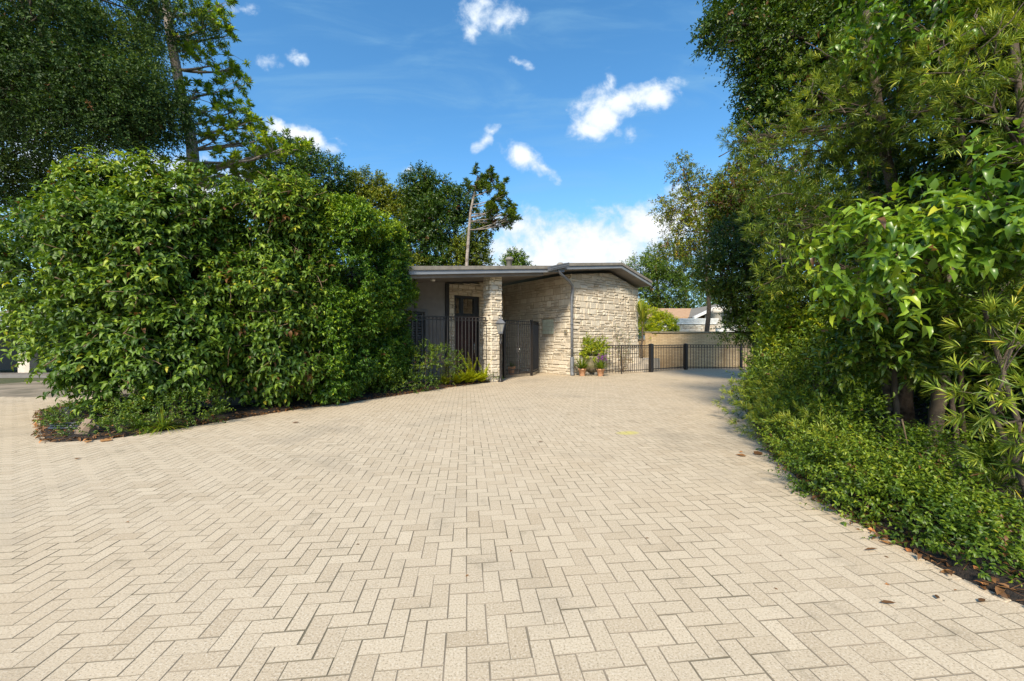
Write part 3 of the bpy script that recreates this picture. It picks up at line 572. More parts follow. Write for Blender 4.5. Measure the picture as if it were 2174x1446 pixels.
for (x0, x1) in ((WX0 + .02, -6.74), (-6.58, WX1 - .02)):
    mb = MB()
    for xa, xb in ((x0, x0 + .06), (x1 - .06, x1), ((x0 + x1) / 2 - .03, (x0 + x1) / 2 + .03)): mb.box((xa, PY - .03, WZ0 + .01), (xb, PY + .01, WZ1 - .01))
    for k in range(20):
        z = WZ0 + .06 + k * .092; mb.hexa([(x0 + .05, PY - .045, z), (x1 - .05, PY - .045, z), (x1 - .05, PY + .02, z + .055), (x0 + .05, PY + .02, z + .055), (x0 + .05, PY - .045, z + .012), (x1 - .05, PY - .045, z + .012), (x1 - .05, PY + .02, z + .067), (x0 + .05, PY + .02, z + .067)])
    mb.build('shutter', M['spout'], wi)
mb = MB(); mb.box((WX0 - .12, PY - .16, WZ0 - .17), (WX1 + .2, PY - .02, WZ0 - .1)); mb.build('sill', M['plinth'], wi)
# column under the left eave
mb = MB(); CXL, CYL, CS = -4.17, -.12, .46
for (O, xd, nd) in (((CXL, CYL, 0), (1, 0, 0), (0, -1, 0)), ((CXL + CS, CYL, 0), (0, 1, 0), (1, 0, 0)), ((CXL, CYL + CS, 0), (0, -1, 0), (-1, 0, 0)), ((CXL + CS, CYL + CS, 0), (-1, 0, 0), (0, 1, 0))):
    stonework(mb, O, xd, nd, CS, lambda x: zl(CXL) - .26, 21 + abs(int(O[0] * 7)), hmin=.09, hmax=.2, wmin=.17, wmax=.45, dmax=.04)
mb.box((CXL + .01, CYL + .01, -.05), (CXL + CS - .01, CYL + CS - .01, zl(CXL) - .26), 1)
mb.build('stone_column', [M['stone'], M['mortar']], house)
# roofs
FY = -.62; LX0, LX1 = -14.0, -1.0; RX0, RX1 = -1.05, 4.88
def slab(mb, xs_, zf, t0, t1, y0, y1, mat=0):
    top = [(x, zf(x) - t0) for x in xs_]; bot = [(x, zf(x) - t1) for x in xs_][::-1]; mb.prism(bot[::-1] + top[::-1], 1, 1, y0, y1, mat)
for (xs_, zf) in (((LX0, LX1), zl), ((RX0, RIDGE_X, RX1), zr)):
    fy = FY + (.03 if xs_[0] < -2 else 0.); mb = MB(); slab(mb, xs_, zf, 0, .115, fy - .04, 9.0); rf = mb.build('roof', M['roofing'], house)
    x0, x1 = xs_[0], xs_[-1]
    mb = MB(); slab(mb, xs_, zf, .118, .245, fy, fy + .05); 
    if x1 > 0:
        slab(mb, (x1 - .05, x1), zf, .118, .245, FY + .052, 9.0); slab(mb, (x0, x0 + .05), zf, .118, .245, FY + .052, 9.0)
    mb.build('fascia', M['fascia'], rf)
    mb = MB()
    if x1 > 0: slab(mb, (x0 + .06, RIDGE_X, x1 - .06), zf, .20, .235, FY + .06, 9.0)
    else: slab(mb, (x0 + .06, x1), zf, .20, .235, fy + .06, 9.0)
    mb.build('soffit', M['soffit'], rf)
# second, deeper beam below the left eave
mb = MB(); slab(mb, (LX0, -2.0), zl, .237, .345, FY + .16, FY + .30); mb.build('eave_beam', M['soffit'], house)
# gutter and downspout on the corner
mb = MB(); a = np.array([-1.98, FY - .12, 4.06]); b = np.array([-1.0, FY - .12, 4.32]); mb.bar(a, b, .16, .035); mb.bar(a + [0, -.07, .07], b + [0, -.07, .07], .02, .14); mb.bar(a + [0, .07, .07], b + [0, .07, .07], .02, .14); mb.bar(a + [0, -.085, .125], b + [0, -.085, .125], .02, .03); mb.bar(a + [0, -.085, .05], b + [0, -.085, .05], .012, .02)
mb.build('gutter', M['spout'], house)
mb = MB(); pth = np.array([(-1.46, FY - .10, 4.22), (-1.45, FY - .10, 4.10), (-1.36, FY - .08, 4.02), (-.55, -.42, 3.80), (-.16, -.20, 3.70), (-.10, -.16, 3.58), (-.12, -.15, 3.36), (-.14, -.14, 3.2), (-.13, -.14, 2.0), (-.12, -.14, .72)]); mb.tube(pth, .055, 10)
mb.tube([(-.12, -.14, .78), (-.12, -.14, .74), (-.12, -.14, .15), (-.13, -.17, .05), (-.15, -.22, .0)], [.06, .078, .078, .085, .085], 10)
for z in (3.1, 2.1, 1.1): mb.tube([(-.13, -.14, z), (-.13, -.14, z + .05)], .064, 10)
mb.build('downspout', M['spout'], house, True)
# roof vents, porch light, key box
for (x, y, zt) in ((-2.35, 1.2, 4.84), (.75, 1.4, 5.02)):
    zb = (zl(x) if x < -1 else zr(x)) - .03; mb = MB()
    mb.lathe([(.0, zt - zb + .0), (.10, zt - zb - .02), (.17, zt - zb - .09), (.18, zt - zb - .14), (.12, zt - zb - .15), (.11, 0.0)], (x, y, zb), 16); mb.build('roof_vent', M['roofing'], house, True)
mb = MB(); mb.box((-.075, .20, 1.72), (-.03, .36, 1.90)); kb = mb.build('key_box', M['urn'], house); mb = MB(); mb.box((-.082, .25, 1.76), (-.0755, .31, 1.82)); mb.build('button', M['spout'], kb)
mb = MB(); mb.lathe([(0, 0), (.07, .01), (.08, .05), (.05, .08), (0, .09)], (-6.2, .3, zl(-6.2) - .37), 14); mb.build('eave_light', M['white'], house, True)
# ------------------------------------------------------------------ garage wing glimpsed beyond the hedge's left end
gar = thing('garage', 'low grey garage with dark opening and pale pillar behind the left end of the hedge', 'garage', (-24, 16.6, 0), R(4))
mb = MB(); mb.box((-3, 3.2, 0), (9, 3.4, 2.4)); mb.build('wall', M['dark'], gar)  # back wall coloured near black to stand in for the shade inside
mb = MB(); mb.box((3.5, -.35, -.02), (3.95, -.05, 2.0)); mb.build('pillar', M['plinth'], gar)
mb = MB(); mb.box((-3, -1.4, 2.0), (9, 3.6, 2.1)); mb.build('soffit', M['soffit'], gar)
mb = MB(); mb.box((-3.1, -1.5, 1.98), (9.1, -1.402, 2.42)); mb.build('fascia', M['fascia'], gar)
mb = MB(); mb.box((-3.2, -1.6, 2.425), (9.2, 3.8, 2.58)); mb.build('roof', M['roofing'], gar)
mb = MB(); mb.box((-3, -1.3, -.02), (9, -.4, .12)); mb.build('step', M['soffit'], gar)
# ------------------------------------------------------------------ ironwork
def ring(mb, c, r, d, th=.006, n=10):
    an = np.linspace(0, 2 * math.pi, n, endpoint=False); mb.tube(np.array(c) + np.cos(an)[:, None] * np.array(d) * r + np.sin(an)[:, None] * np.array([0, 0, r]), th, 4, closed=True)
def panel(parent, p0, p1, ztop, zbot, step, name='panel', bar=.021, band=.11, rings=True, shift=(0, 0, 0)):
    p0 = np.array(p0, float); p1 = np.array(p1, float); d = p1 - p0; L = np.linalg.norm(d); d = d / L; mb = MB(); up = np.array([0, 0, 1.])
    for z, h in ((ztop, .035), (ztop - band, .025), (zbot + .08, .03)): mb.bar(p0 + up * z, p1 + up * z, .03, h)
    k = max(2, int(round(L / step))); q = None
    for i in range(k + 1):
        q = p0 + d * L * i / k; mb.bar(q + up * zbot, q + up * (ztop - .01), bar, bar)
    mb.build(name, M['iron'], parent)
    if rings:
        mb = MB()
        for i in range(k): ring(mb, p0 + d * L * (i + .5) / k + up * (ztop - band / 2), band / 2 - .012, d)
        mb.build('scroll_band', M['iron'], parent)
def post(parent, p, ztop, s=.06, cap=True, rz=0.):
    mb = MB(); mb.box((-s / 2, -s / 2, -.02), (s / 2, s / 2, ztop))
    if cap: mb.box((-s / 2 - .01, -s / 2 - .01, ztop), (s / 2 + .01, s / 2 + .01, ztop + .02)); mb.add([(-s / 2, -s / 2, ztop + .02), (s / 2, -s / 2, ztop + .02), (s / 2, s / 2, ztop + .02), (-s / 2, s / 2, ztop + .02), (0, 0, ztop + .055)], [[(0, 1, 4), (1, 2, 4), (2, 3, 4), (3, 0, 4)]])
    o = mb.build('post', M['iron'], parent); o.location = tuple(p); o.rotation_euler = (0, 0, rz); return o
# tall fence left of the column
TF0, TF1 = np.array([-0.80, 14.15, 0]), np.array([-5.3, 12.2, 0])
tf = thing('iron_fence', 'tall black iron fence with scroll band in front of the shuttered window', 'fence', TF1)
z0 = np.zeros(3); dv = TF0 - TF1; panel(tf, z0, dv * .47, 2.26, .12, .125); panel(tf, dv * .485, dv, 2.26, .12, .125)
for f in (0, .478, 1.0): post(tf, dv * f, 2.28, .055, False, math.atan2(dv[1], dv[0]))
# double gate right of the column
G0, G1, G2 = np.array([-.30, 15.25, 0]), np.array([.80, 16.35, 0]), np.array([1.18, 17.75, 0])
gt = thing('iron_gate', 'tall black double iron gate between the stone column and side wall', 'gate', G0)
dv = G1 - G0; dn = dv / np.linalg.norm(dv)
for (a, b) in ((.05, .495), (.505, .95)):
    lf = MB(); p0, p1 = dv * a, dv * b; up = np.array([0, 0, 1.])
    for z, h in ((2.22, .035), (2.10, .025), (.32, .025), (.14, .035)): lf.bar(p0 + up * z, p1 + up * z, .03, h)
    k = 6
    for i in range(k + 1):
        q = p0 + (p1 - p0) * i / k; s = .034 if i in (0, k) else .018; lf.bar(q + up * .12, q + up * 2.24, s, s)
    lf = lf.build('gate_leaf', M['iron'], gt)
    for z in (2.16, .23):
        mb = MB()
        for i in range(k): ring(mb, p0 + (p1 - p0) * (i + .5) / k + up * z, .058 if z > 1 else .07, dn)
        mb.build('scroll_band', M['iron'], lf)
mb = MB(); mb.box((-.06, -.06, .98), (.05, .02, 1.16)); lk = mb.build('lock', M['iron'], gt); lk.location = tuple(dv * .5)
mb = MB(); mb.tube([(-.0, -.07, 1.1), (-.0, -.10, 1.1), (.06, -.11, 1.1), (.07, -.11, 1.05)], .014, 8); mb.lathe([(0, 0), (.022, .0), (.022, .02), (0, .02)], (-.0, -.07, 1.02), 10); mb.build('handle', M['brass'], lk, True)
post(gt, z0, 2.24, .10, False, R(45)); post(gt, dv, 2.30, .08, False, R(45))
panel(gt, dv + dn * .05, G2 - G0, 2.26, .12, .12, 'side_panel')
mb = MB()
for z in (2.2, .2): mb = MB(); mb.tube(G2 - G0 + np.array([[-.16, -.26, z], [-.02, -.24, z - .03], [.02, -.12, z - .10], [-.02, -.05, z - .06]]), .016, 6); mb.build('scroll_bracket', M['iron'], gt, True)
pass
# low fence curving to the right, with the sliding gate in the middle
LF = [np.array(p + (0.,)) for p in ((3.32, 17.28), (4.75, 17.25), (6.37, 18.25), (8.62, 19.75), (11.25, 19.55), (13.6, 18.2))]
lf = thing('iron_fence', 'low black iron fence with ring band running from the house wall past the pots', 'fence', LF[0])
ZT = 1.235
for a, b in ((0, 1), (1, 2), (3, 4), (4, 5)): panel(lf, LF[a] - LF[0] + (np.array([.1, .0, 0]) if a == 3 else 0), LF[b] - LF[0], ZT, .05, .135, bar=.018, band=.12)
for i, s in ((1, .04), (4, .10), (5, .08)): post(lf, LF[i] - LF[0], ZT, s, i != 1)
sg = thing('sliding_gate', 'low black iron driveway gate with close bars between two thick posts', 'gate', LF[2])
panel(sg, (.06, .04, 0), LF[3] - LF[2] - np.array([.06, .04, 0]), ZT, .06, .12, 'gate_panel', .018, .12, False); panel(sg, (.10, .16, 0), LF[3] - LF[2] + np.array([-.02, .08, 0]), ZT - .01, .06, .12, 'gate_panel', .018, .12, False)
post(sg, z0, ZT + .03, .15, True, R(33)); post(sg, LF[3] - LF[2], ZT + .03, .13, True, R(33))
# lamp post at the column
lp = thing('lamp_post', 'dark lamp post with pale glass lantern in front of the stone column', 'lamp', (-.40, 13.95, 0))
mb = MB(); mb.lathe([(.09, 0), (.09, .04), (.05, .10), (.042, .14), (.04, 1.30), (.055, 1.32), (.055, 1.36), (.032, 1.40), (.03, 1.62), (.05, 1.66), (.06, 1.70)], (0, 0, 0), 14); mb.build('pole', M['iron'], lp, True)
lan = MB()
def hexr(r, z): return [(r * math.cos(R(60 * i + 20)), r * math.sin(R(60 * i + 20)), z) for i in range(6)]
lo, hi = hexr(.085, 1.74), hexr(.155, 2.04)
for i in range(6): lan.bar(lo[i], hi[i], .018, .018); lan.bar(hi[i], hi[(i + 1) % 6], .02, .02); lan.bar(lo[i], lo[(i + 1) % 6], .02, .02)
for (r0, za, r1, zb) in ((.19, 2.05, .185, 2.075), (.185, 2.075, .07, 2.19), (.07, 2.19, .03, 2.22), (.105, 1.70, .09, 1.735), (.04, 1.66, .105, 1.70)):
    A_, B_ = hexr(r0, za), hexr(r1, zb)
    lan.add(A_ + B_, [np.array([(i, (i + 1) % 6, 6 + (i + 1) % 6, 6 + i) for i in range(6)]), np.arange(6)[::-1].copy(), 6 + np.arange(6)])
lan.lathe([(.02, 2.21), (.03, 2.24), (.012, 2.27), (.018, 2.30), (0, 2.34)], (0, 0, 0), 10)
lan = lan.build('lantern', M['spout'], lp)
mb = MB(); A_, B_ = hexr(.078, 1.755), hexr(.147, 2.03); mb.add(A_ + B_, [np.array([(i, (i + 1) % 6, 6 + (i + 1) % 6, 6 + i) for i in range(6)])]); mb.build('pane', M['lamp_glass'], lan)
# ------------------------------------------------------------------ pots by the corner
def pot(name, label, loc, prof, mat, rim=None, seg=24, group=None):
    o = thing(name, label, 'potted plant', loc, 0, group); mb = MB(); mb.lathe(prof, (0, 0, 0), seg); mb.build('pot', mat, o, True); return o
TP = [(0, .0), (.10, .0), (.105, .01), (.145, .235), (.168, .24), (.172, .30), (.158, .305), (.15, .27), (0, .265)]
rp = np.random.default_rng(77)
for (name, loc, lab, flower, hs_, wd) in (('potted_grass', at(1236, 798, gy(798)), 'small terracotta pot of arching green blades beside the grey downspout', 0, .66, .042), ('potted_iris', at(1275, 798.5, gy(798.5)), 'small terracotta pot with green blades and purple flowers near the low fence', 1, .60, .036)):
    o = pot(name, lab, (loc[0], loc[1], 0), TP, M['terracotta']); mb = MB(); strands(mb, rp, (0, 0, .26), 110, hs_, wd, .85, .5, tone=.5); mb.build('leaf', L_['mid'], o, True).name = 'foliage'
    mb = MB(); mb.lathe([(0, .272), (.15, .272)], (0, 0, 0), 16); mb.build('soil', M['soil'], o)
    if flower:
        mb = MB(); P = []
        for k in range(6):
            b = np.array([rp.normal() * .05, rp.normal() * .05, .3]); e = np.array([rp.normal() * .10, rp.normal() * .06, rp.uniform(.72, .95)]); mb.tube(np.array([b, (b + e) / 2 + [0, 0, .03], e]), .006, 4, 1)
            n = 26; P = e - np.array([0, 0, 1.]) * rp.random((n, 1)) * .2 + rp.normal(size=(n, 3)) * .018; leaf_add(mb, 'kite', P, rp.normal(size=(n, 3)), rp.normal(size=(n, 3)), np.full(n, .055), .35, rp.random(n))
        mb.build('flower', [M['purple'], L_['mid']], o)
ul = at(1256, 794.5, gy(794.5))
urn = pot('stone_urn', 'broad weathered stone urn holding a leafy shrub behind two terracotta pots', (ul[0], ul[1], 0), [(0, .10), (.2, .10), (.25, .12), (.335, .34), (.37, .40), (.36, .44), (.385, .50), (.39, .66), (.42, .70), (.43, .78), (.39, .79), (.37, .72), (0, .70)], M['urn'], seg=28)
mb = MB()
for k in range(3): mb = MB(); a = R(120 * k + 80); mb.box((.2 * math.cos(a) - .07, .2 * math.sin(a) - .06, 0), (.2 * math.cos(a) + .07, .2 * math.sin(a) + .06, .11)); mb.build('foot', M['plinth'], urn)
mb = MB(); ro = [(.0, -.05, 1.05, .42, .36, .36), (-.34, .0, 1.18, .30, .28, .42), (.34, -.02, 1.0, .30, .26, .32), (.40, .0, 1.2, .2, .16, .26), (0, -.2, .85, .4, .25, .2)]
wl = [(l[0] + ul[0], l[1] + ul[1]) + l[2:] for l in ro]; P, D = shell(rp, wl, 320, .6); spray(mb, rp, P - np.array([ul[0], ul[1], 0]), D, dict(SP['laurel'], ls=.10, lw=.2, tl=.2, tone=.5), 0)
mb.build('foliage', L_['laurel'], urn, True)
mb = MB()
for l in ro: limb(rp, (0, 0, .7), l[:3], .016, .006, mb)
mb.build('stem', M['twig'], urn, True)
cl = np.array([-.02, 16.9, 0]); o = pot('potted_grass', 'little terracotta pot of red-tinged leaves standing behind the double gate', cl, [(p * 1.0, q * 1.15) for p, q in TP], M['terracotta']); mb = MB(); strands(mb, rp, (0, 0, .3), 45, .3, .03, .8, .6); mb.build('foliage', L_['mid'], o, True)
# ------------------------------------------------------------------ pale stone step with a bent young yucca against the gable wall's end
sp_ = HW(3.72, -.42); st = thing('stone_planter', 'pale stepped stone block at the foot of the gable wall behind the fence', 'planter', sp_, PHI)
mb = MB(); mb.box((0, -.55, 0), (1.35, .36, .36)); mb.box((.42, -.52, .362), (1.33, .36, .60)); mb.build('block', M['plinth'], st)
yl = HW(4.28, -.46, .6); yu = thing('yucca', 'thin bent yucca with a bare trunk rising from the pale stone block', 'plant', yl)
mb = MB(); yp = limb(rp, (0, 0, 0), (.08, .1, 1.75), .055, .035, mb, 9, .10); mb.build('trunk', M['bark'], yu, True)
mb = MB()
for k, q in enumerate((yp[-1], yp[-1] + [-.05, 0, .35], yp[-2])): strands(mb, rp, q, 22, .85 - .15 * (k == 2), .05, .55 if k < 2 else 1., .35, tone=.35)
mb.tube([yp[-1], yp[-1] + [-.05, 0, .35]], .03, 6, 0, tone=.1); mb.build('foliage', L_['olive'], yu, True)
vl = HW(3.2, -.12); vi = thing('climbing_vine', 'sparse climbing vine spreading low on the gable wall near its right end', 'vine', vl, PHI)
mb = MB(); tb = MB()
for k in range(9):
    e = np.array([rp.uniform(-.7, 1.1), -.06, rp.uniform(1.4, 2.35)]); q = limb(rp, (rp.normal() * .1, -.05, 0), e, .012, .004, tb, 8, .15, 4); n = 26; i = rp.integers(2, 8, n); P = q[i] + rp.normal(size=(n, 3)) * [.12, .02, .12] + [0, -.03, 0]
    leaf_add(mb, 'broad', P, rp.normal(size=(n, 3)) * [1, .3, 1], np.tile([0, -1., .3], (n, 1)) + rp.normal(size=(n, 3)) * .3, rp.uniform(.03, .06, n), .3, np.clip(rp.normal(.35, .15, n), 0, .9))
mb.build('foliage', L_['mid'], vi, True); tb.build('stem', M['twig'], vi, True)
# ------------------------------------------------------------------ brick wall and the neighbour's house
bw = thing('brick_wall', 'long tan brick wall with brick piers behind the low iron fence', 'wall', (6.75, 21.05, 0), R(1.5))
mb = MB(); mb.box((.45, 0, -.03), (12, .3, 1.85)); mb.box((-1.6, .06, -.03), (.45, .34, 1.48)); mb.build('brick_panel', M['brick'], bw)
for x in (.45, 4.75, 9.0): mb = MB(); mb.box((x - .18, -.05, -.03), (x + .18, -.004, 1.84)); mb.build('pier', M['brick'], bw)
mb = MB(); mb.box((.25, -.07, 1.853), (12, .36, 1.93)); mb.box((-1.6, .0, 1.483), (.244, .4, 1.55)); mb.build('coping', M['urn'], bw)
nb = thing('neighbour_house', 'far white house with tan shingle roof and white gable showing over the brick wall', 'house', (0, 36, 0))
xl, xr = at(1378, 0, 36)[0], at(1640, 0, 36)[0]
mb = MB(); mb.prism([(-.6, 3.55), (-.6, 3.42), (4, 4.55), (8.6, 3.42), (8.6, 3.55), (4, 4.68)], 1, 0, xl - 1.5, xl + 5.6); mb.build('roof', M['tile_roof'], nb)
mb = MB(); mb.box((xl, .1, 0), (xr, 7.9, 3.35)); mb.build('wall', M['white'], nb)
gx0, gx1 = at(1470, 0, 34.5)[0], at(1595, 0, 34.5)[0]; gm = (at(1525, 0, 34.5)[0])
mb = MB(); mb.prism([(gx0, 3.30), (gm, 4.32), (gx1, 3.1), (gx1, 3.32), (gm, 4.56), (gx0, 3.52)], 1, 1, -1.9, -1.55); mb.build('barge_board', M['white'], nb)
mb = MB(); mb.prism([(gx0, 3.4), (gm, 4.5), (gx1, 3.2), (gx1, 3.3), (gm, 4.62), (gx0, 3.5)], 1, 1, -1.54, 3.5); mb.build('roof', M['roofing'], nb)
mb = MB(); mb.prism([(gx0 + .8, 3.0), (gx1 - .5, 2.9), (gm, 4.30)], 1, 1, -1.2, -1.16); wv_ = mb.build('window', M['dark_glass'], nb)
mb = MB()
for f in (.25, .5, .72): x = gx0 + (gx1 - gx0) * f; mb.box((x - .06, -1.27, 2.6), (x + .06, -1.205, 3.62 if f == .25 else 4.1 if f == .5 else 3.75))
mb.box((gx0 + .2, -1.30, 2.75), (gx1, -1.206, 2.95)); mb.build('frame', M['white'], wv_)
mb = MB(); mb.box((gx0, -1.1, 0), (gx1, 3, 2.75)); mb.build('gable_wall', M['white'], nb)
mb = MB(); mb.lathe([(.36, 2.5), (.36, 3.75), (.46, 3.78), (.46, 3.95), (.38, 4.15), (.18, 4.28), (0, 4.3)], (at(1519, 0, 34)[0], -2.3, 0), 18); mb.build('chimney', M['plinth'], nb, True)
gwx0, gwx1 = at(1425, 0, 31)[0], at(1519, 0, 31)[0]
gw = thing('garden_wall', 'pale rubble stone wall with white coping standing between shrub and far white house', 'wall', (gwx0, 31, 0))
mb = MB(); stonework(mb, (0, 0, 0), (1, 0, 0), (0, -1, 0), gwx1 - gwx0, lambda x: 2.72, 41, hmin=.14, hmax=.28, wmin=.2, wmax=.6, z0=1.2); mb.box((0, .001, 0), (gwx1 - gwx0, .4, 2.72), 1); mb.build('stone_wall', [M['pale_rubble'], M['mortar']], gw)
mb = MB(); mb.box((-.06, -.12, 2.722), (gwx1 - gwx0 + .08, .5, 2.9)); mb.box((-.1, -.16, 2.903), (gwx1 - gwx0 + .12, .54, 3.05)); mb.box((-.14, -.2, 3.053), (gwx1 - gwx0 + .16, .58, 3.16)); mb.build('coping', M['white'], gw)
# ------------------------------------------------------------------ things at the left end of the bed
hp = at(118, 908, 6.35); hc = thing('garden_hose', 'coiled dark grey garden hose lying at the left end of the hedge bed', 'hose', (-7.1, 6.42, 0.03))
mb = MB(); t = np.linspace(0, 2 * math.pi * 4, 150); rr = .25 + .03 * np.sin(t * .7) + .02 * np.sin(t * 2.3); pts = np.c_[np.cos(t) * rr * 1.1 + .02 * np.sin(t * .31), np.sin(t) * rr * .75, .02 + t / t[-1] * .06 + .008 * np.sin(t * 1.7)]
mb.tube(pts, .012, 6); mb.tube(np.array([pts[-1], pts[-1] + [.2, -.05, -.02], pts[-1] + [.42, -.22, -.07], pts[-1] + [.6, -.25, -.08]]), .015, 6); mb.build('coil', M['hose'], hc, True)
bx = thing('valve_box', 'low black plastic valve box in the ground cover beside the garden hose', 'box', (-8.05, 7.45, .03), R(-30))
mb = MB(); mb.box((-.32, -.22, 0), (.32, .22, .14)); mb.build('body', M['dark'], bx); mb = MB(); mb.prism([(-.29, -.19), (.29, -.19), (.29, .19), (-.29, .19)], 1, 2, .142, .17); mb.build('lid', M['hose'], bx)
mb = MB(); an = np.linspace(0, 2 * math.pi, 9, endpoint=False); ra = np.array([.19, .16, .2, .17, .15, .2, .18, .16, .19]) * .62
lv = [(z, f, ox) for z, f, ox in ((0, 1., 0), (.08, 1.02, .02), (.17, .8, .05), (.23, .45, .08))]
V = np.concatenate([np.c_[ra * f * np.cos(an) + ox, ra * f * .8 * np.sin(an), np.full(9, z)] + rp.normal(size=(9, 3)) * .012 for z, f, ox in lv]); i = np.arange(3)[:, None] * 9; j = np.arange(9)[None]; j2 = (j + 1) % 9
mb.add(V, [np.stack([i + j, i + j2, i + 9 + j2, i + 9 + j], -1).reshape(-1, 4), 27 + np.arange(9)]); rk = mb.build('rock', M['rock']); rk.location = (-6.45, 6.02, 0.02); tag(rk, 'pinkish angular rock leaning in the bed beside the coiled hose', 'rock')
# ------------------------------------------------------------------ fallen leaves that lie on the pavers
FL = [(1300, 1003, .10, 'reddish brown fallen leaf lying beside nothing on the paving'), ]
def fallen(px, py, ln, wd, label, mat='dry', tn=.4, cat='leaf', rz=0., name='fallen_leaf'):
    p = gat(px, py); mb = MB(); a = np.array([[math.cos(rz), math.sin(rz), .08]]); leaf_add(mb, 'broad', np.zeros((1, 3)), a, np.array([[.1, -.2, 1.]]), np.array([ln]), wd, np.array([tn]))
    o = mb.build(name, L_[mat], smooth=True); o.location = (p[0], p[1], .012); tag(o, label, cat, 'leaves fallen on the driveway')
for a in ((1868, 1283, .085, .13, 'long thin brown leaf lying alone on the pavers nearest the camera', .15, -.1), (1897, 1160, .075, .26, 'orange fallen leaf beside the small-leaved ground cover', .75, 2.2), (1926, 1174, .06, .3, 'pale tan fallen leaf close to the orange one', .9, .6),
          (2078, 1281, .06, .2, 'dark curled brown leaf at the outer corner of the pavers', .05, .3), (1601, 966, .16, .3, 'large crumpled brown leaf on the paving by the curved bed', .3, .4), (1585, 970, .12, .3, 'crumpled tan leaf next to the large brown one', .55, 2.6),
          (1142, 940, .09, .12, 'narrow dark leaf lying alone on the middle of the driveway', .1, .2), (1835, 1171, .11, .08, 'long brown sliver of bark on pavers left of the orange leaf', .2, .12), (2092, 1257, .05, .3, 'small brown leaf on the pavers near the curved bed', .2, 1.),
          (1990, 1275, .045, .25, 'tiny dark leaf speck on pavers left of the curled one', .05, .8), (620, 899, .12, .2, 'small brown leaf on pavers below the trimmed hedge', .2, .3), (157, 977, .06, .3, 'small brown leaf on the pavers below the hose', .3, .9),
          (210, 938, .16, .3, 'big orange-brown dead leaf at the bed edge by the rock', .7, .3), (182, 941, .13, .3, 'tan dead leaf at the bed edge by the rock', .8, 2.0), (1565, 897, .12, .12, 'thin dark twig-like leaf near the curve of the curved bed', .1, .7), (1570, 961, .05, .3, 'small yellowish leaf left of the crumpled brown leaf', .85, .2)):
    fallen(a[0], a[1], a[2], a[3], a[4], 'dry', a[5], 'leaf', a[6])
# ------------------------------------------------------------------ the hedge on the left
V3 = lambda px, py, Y: tuple(at(px, py, Y))
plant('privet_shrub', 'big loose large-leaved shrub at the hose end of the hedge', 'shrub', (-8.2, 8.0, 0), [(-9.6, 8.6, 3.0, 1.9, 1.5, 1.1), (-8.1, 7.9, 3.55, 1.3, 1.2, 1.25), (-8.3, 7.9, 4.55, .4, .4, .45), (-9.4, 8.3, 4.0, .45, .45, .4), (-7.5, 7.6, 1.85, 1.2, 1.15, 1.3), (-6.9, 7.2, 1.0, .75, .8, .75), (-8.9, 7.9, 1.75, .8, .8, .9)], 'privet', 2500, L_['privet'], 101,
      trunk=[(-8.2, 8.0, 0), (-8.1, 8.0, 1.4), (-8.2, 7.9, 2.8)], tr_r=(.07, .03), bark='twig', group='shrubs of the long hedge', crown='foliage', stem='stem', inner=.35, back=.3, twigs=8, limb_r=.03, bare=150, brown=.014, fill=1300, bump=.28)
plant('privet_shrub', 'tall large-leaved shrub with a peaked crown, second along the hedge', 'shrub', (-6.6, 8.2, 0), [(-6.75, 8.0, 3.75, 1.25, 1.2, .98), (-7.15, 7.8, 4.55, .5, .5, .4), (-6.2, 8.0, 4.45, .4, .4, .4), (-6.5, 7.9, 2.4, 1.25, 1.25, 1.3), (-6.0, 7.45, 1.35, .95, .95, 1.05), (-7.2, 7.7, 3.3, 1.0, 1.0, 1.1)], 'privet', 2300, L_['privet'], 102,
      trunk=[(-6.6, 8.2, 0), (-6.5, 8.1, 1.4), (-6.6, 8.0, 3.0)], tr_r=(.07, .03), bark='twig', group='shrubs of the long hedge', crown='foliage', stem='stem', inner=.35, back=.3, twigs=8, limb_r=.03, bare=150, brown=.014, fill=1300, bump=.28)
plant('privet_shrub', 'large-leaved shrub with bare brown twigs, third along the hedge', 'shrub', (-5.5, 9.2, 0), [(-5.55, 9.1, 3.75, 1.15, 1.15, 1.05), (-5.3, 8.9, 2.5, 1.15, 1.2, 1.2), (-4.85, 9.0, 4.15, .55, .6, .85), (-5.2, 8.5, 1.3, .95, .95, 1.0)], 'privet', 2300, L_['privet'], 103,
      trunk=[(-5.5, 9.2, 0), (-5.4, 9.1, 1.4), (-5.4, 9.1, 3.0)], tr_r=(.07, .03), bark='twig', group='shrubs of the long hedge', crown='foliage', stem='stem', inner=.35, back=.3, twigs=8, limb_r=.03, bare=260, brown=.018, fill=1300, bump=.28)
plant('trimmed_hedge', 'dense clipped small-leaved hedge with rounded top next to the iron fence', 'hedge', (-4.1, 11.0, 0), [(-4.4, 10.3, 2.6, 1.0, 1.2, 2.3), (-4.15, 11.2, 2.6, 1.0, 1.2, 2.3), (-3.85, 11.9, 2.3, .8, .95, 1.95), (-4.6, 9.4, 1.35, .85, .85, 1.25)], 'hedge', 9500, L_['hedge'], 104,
      trunk=[(-4.1, 11.0, 0), (-4.0, 11.0, 1.2), (-4.1, 11.0, 2.4)], tr_r=(.07, .04), bark='twig', group='shrubs of the long hedge', crown='foliage', stem='stem', p=5., inner=.18, back=.25, twigs=6, limb_r=.03, fill=3500, bump=.05, brown=.004)
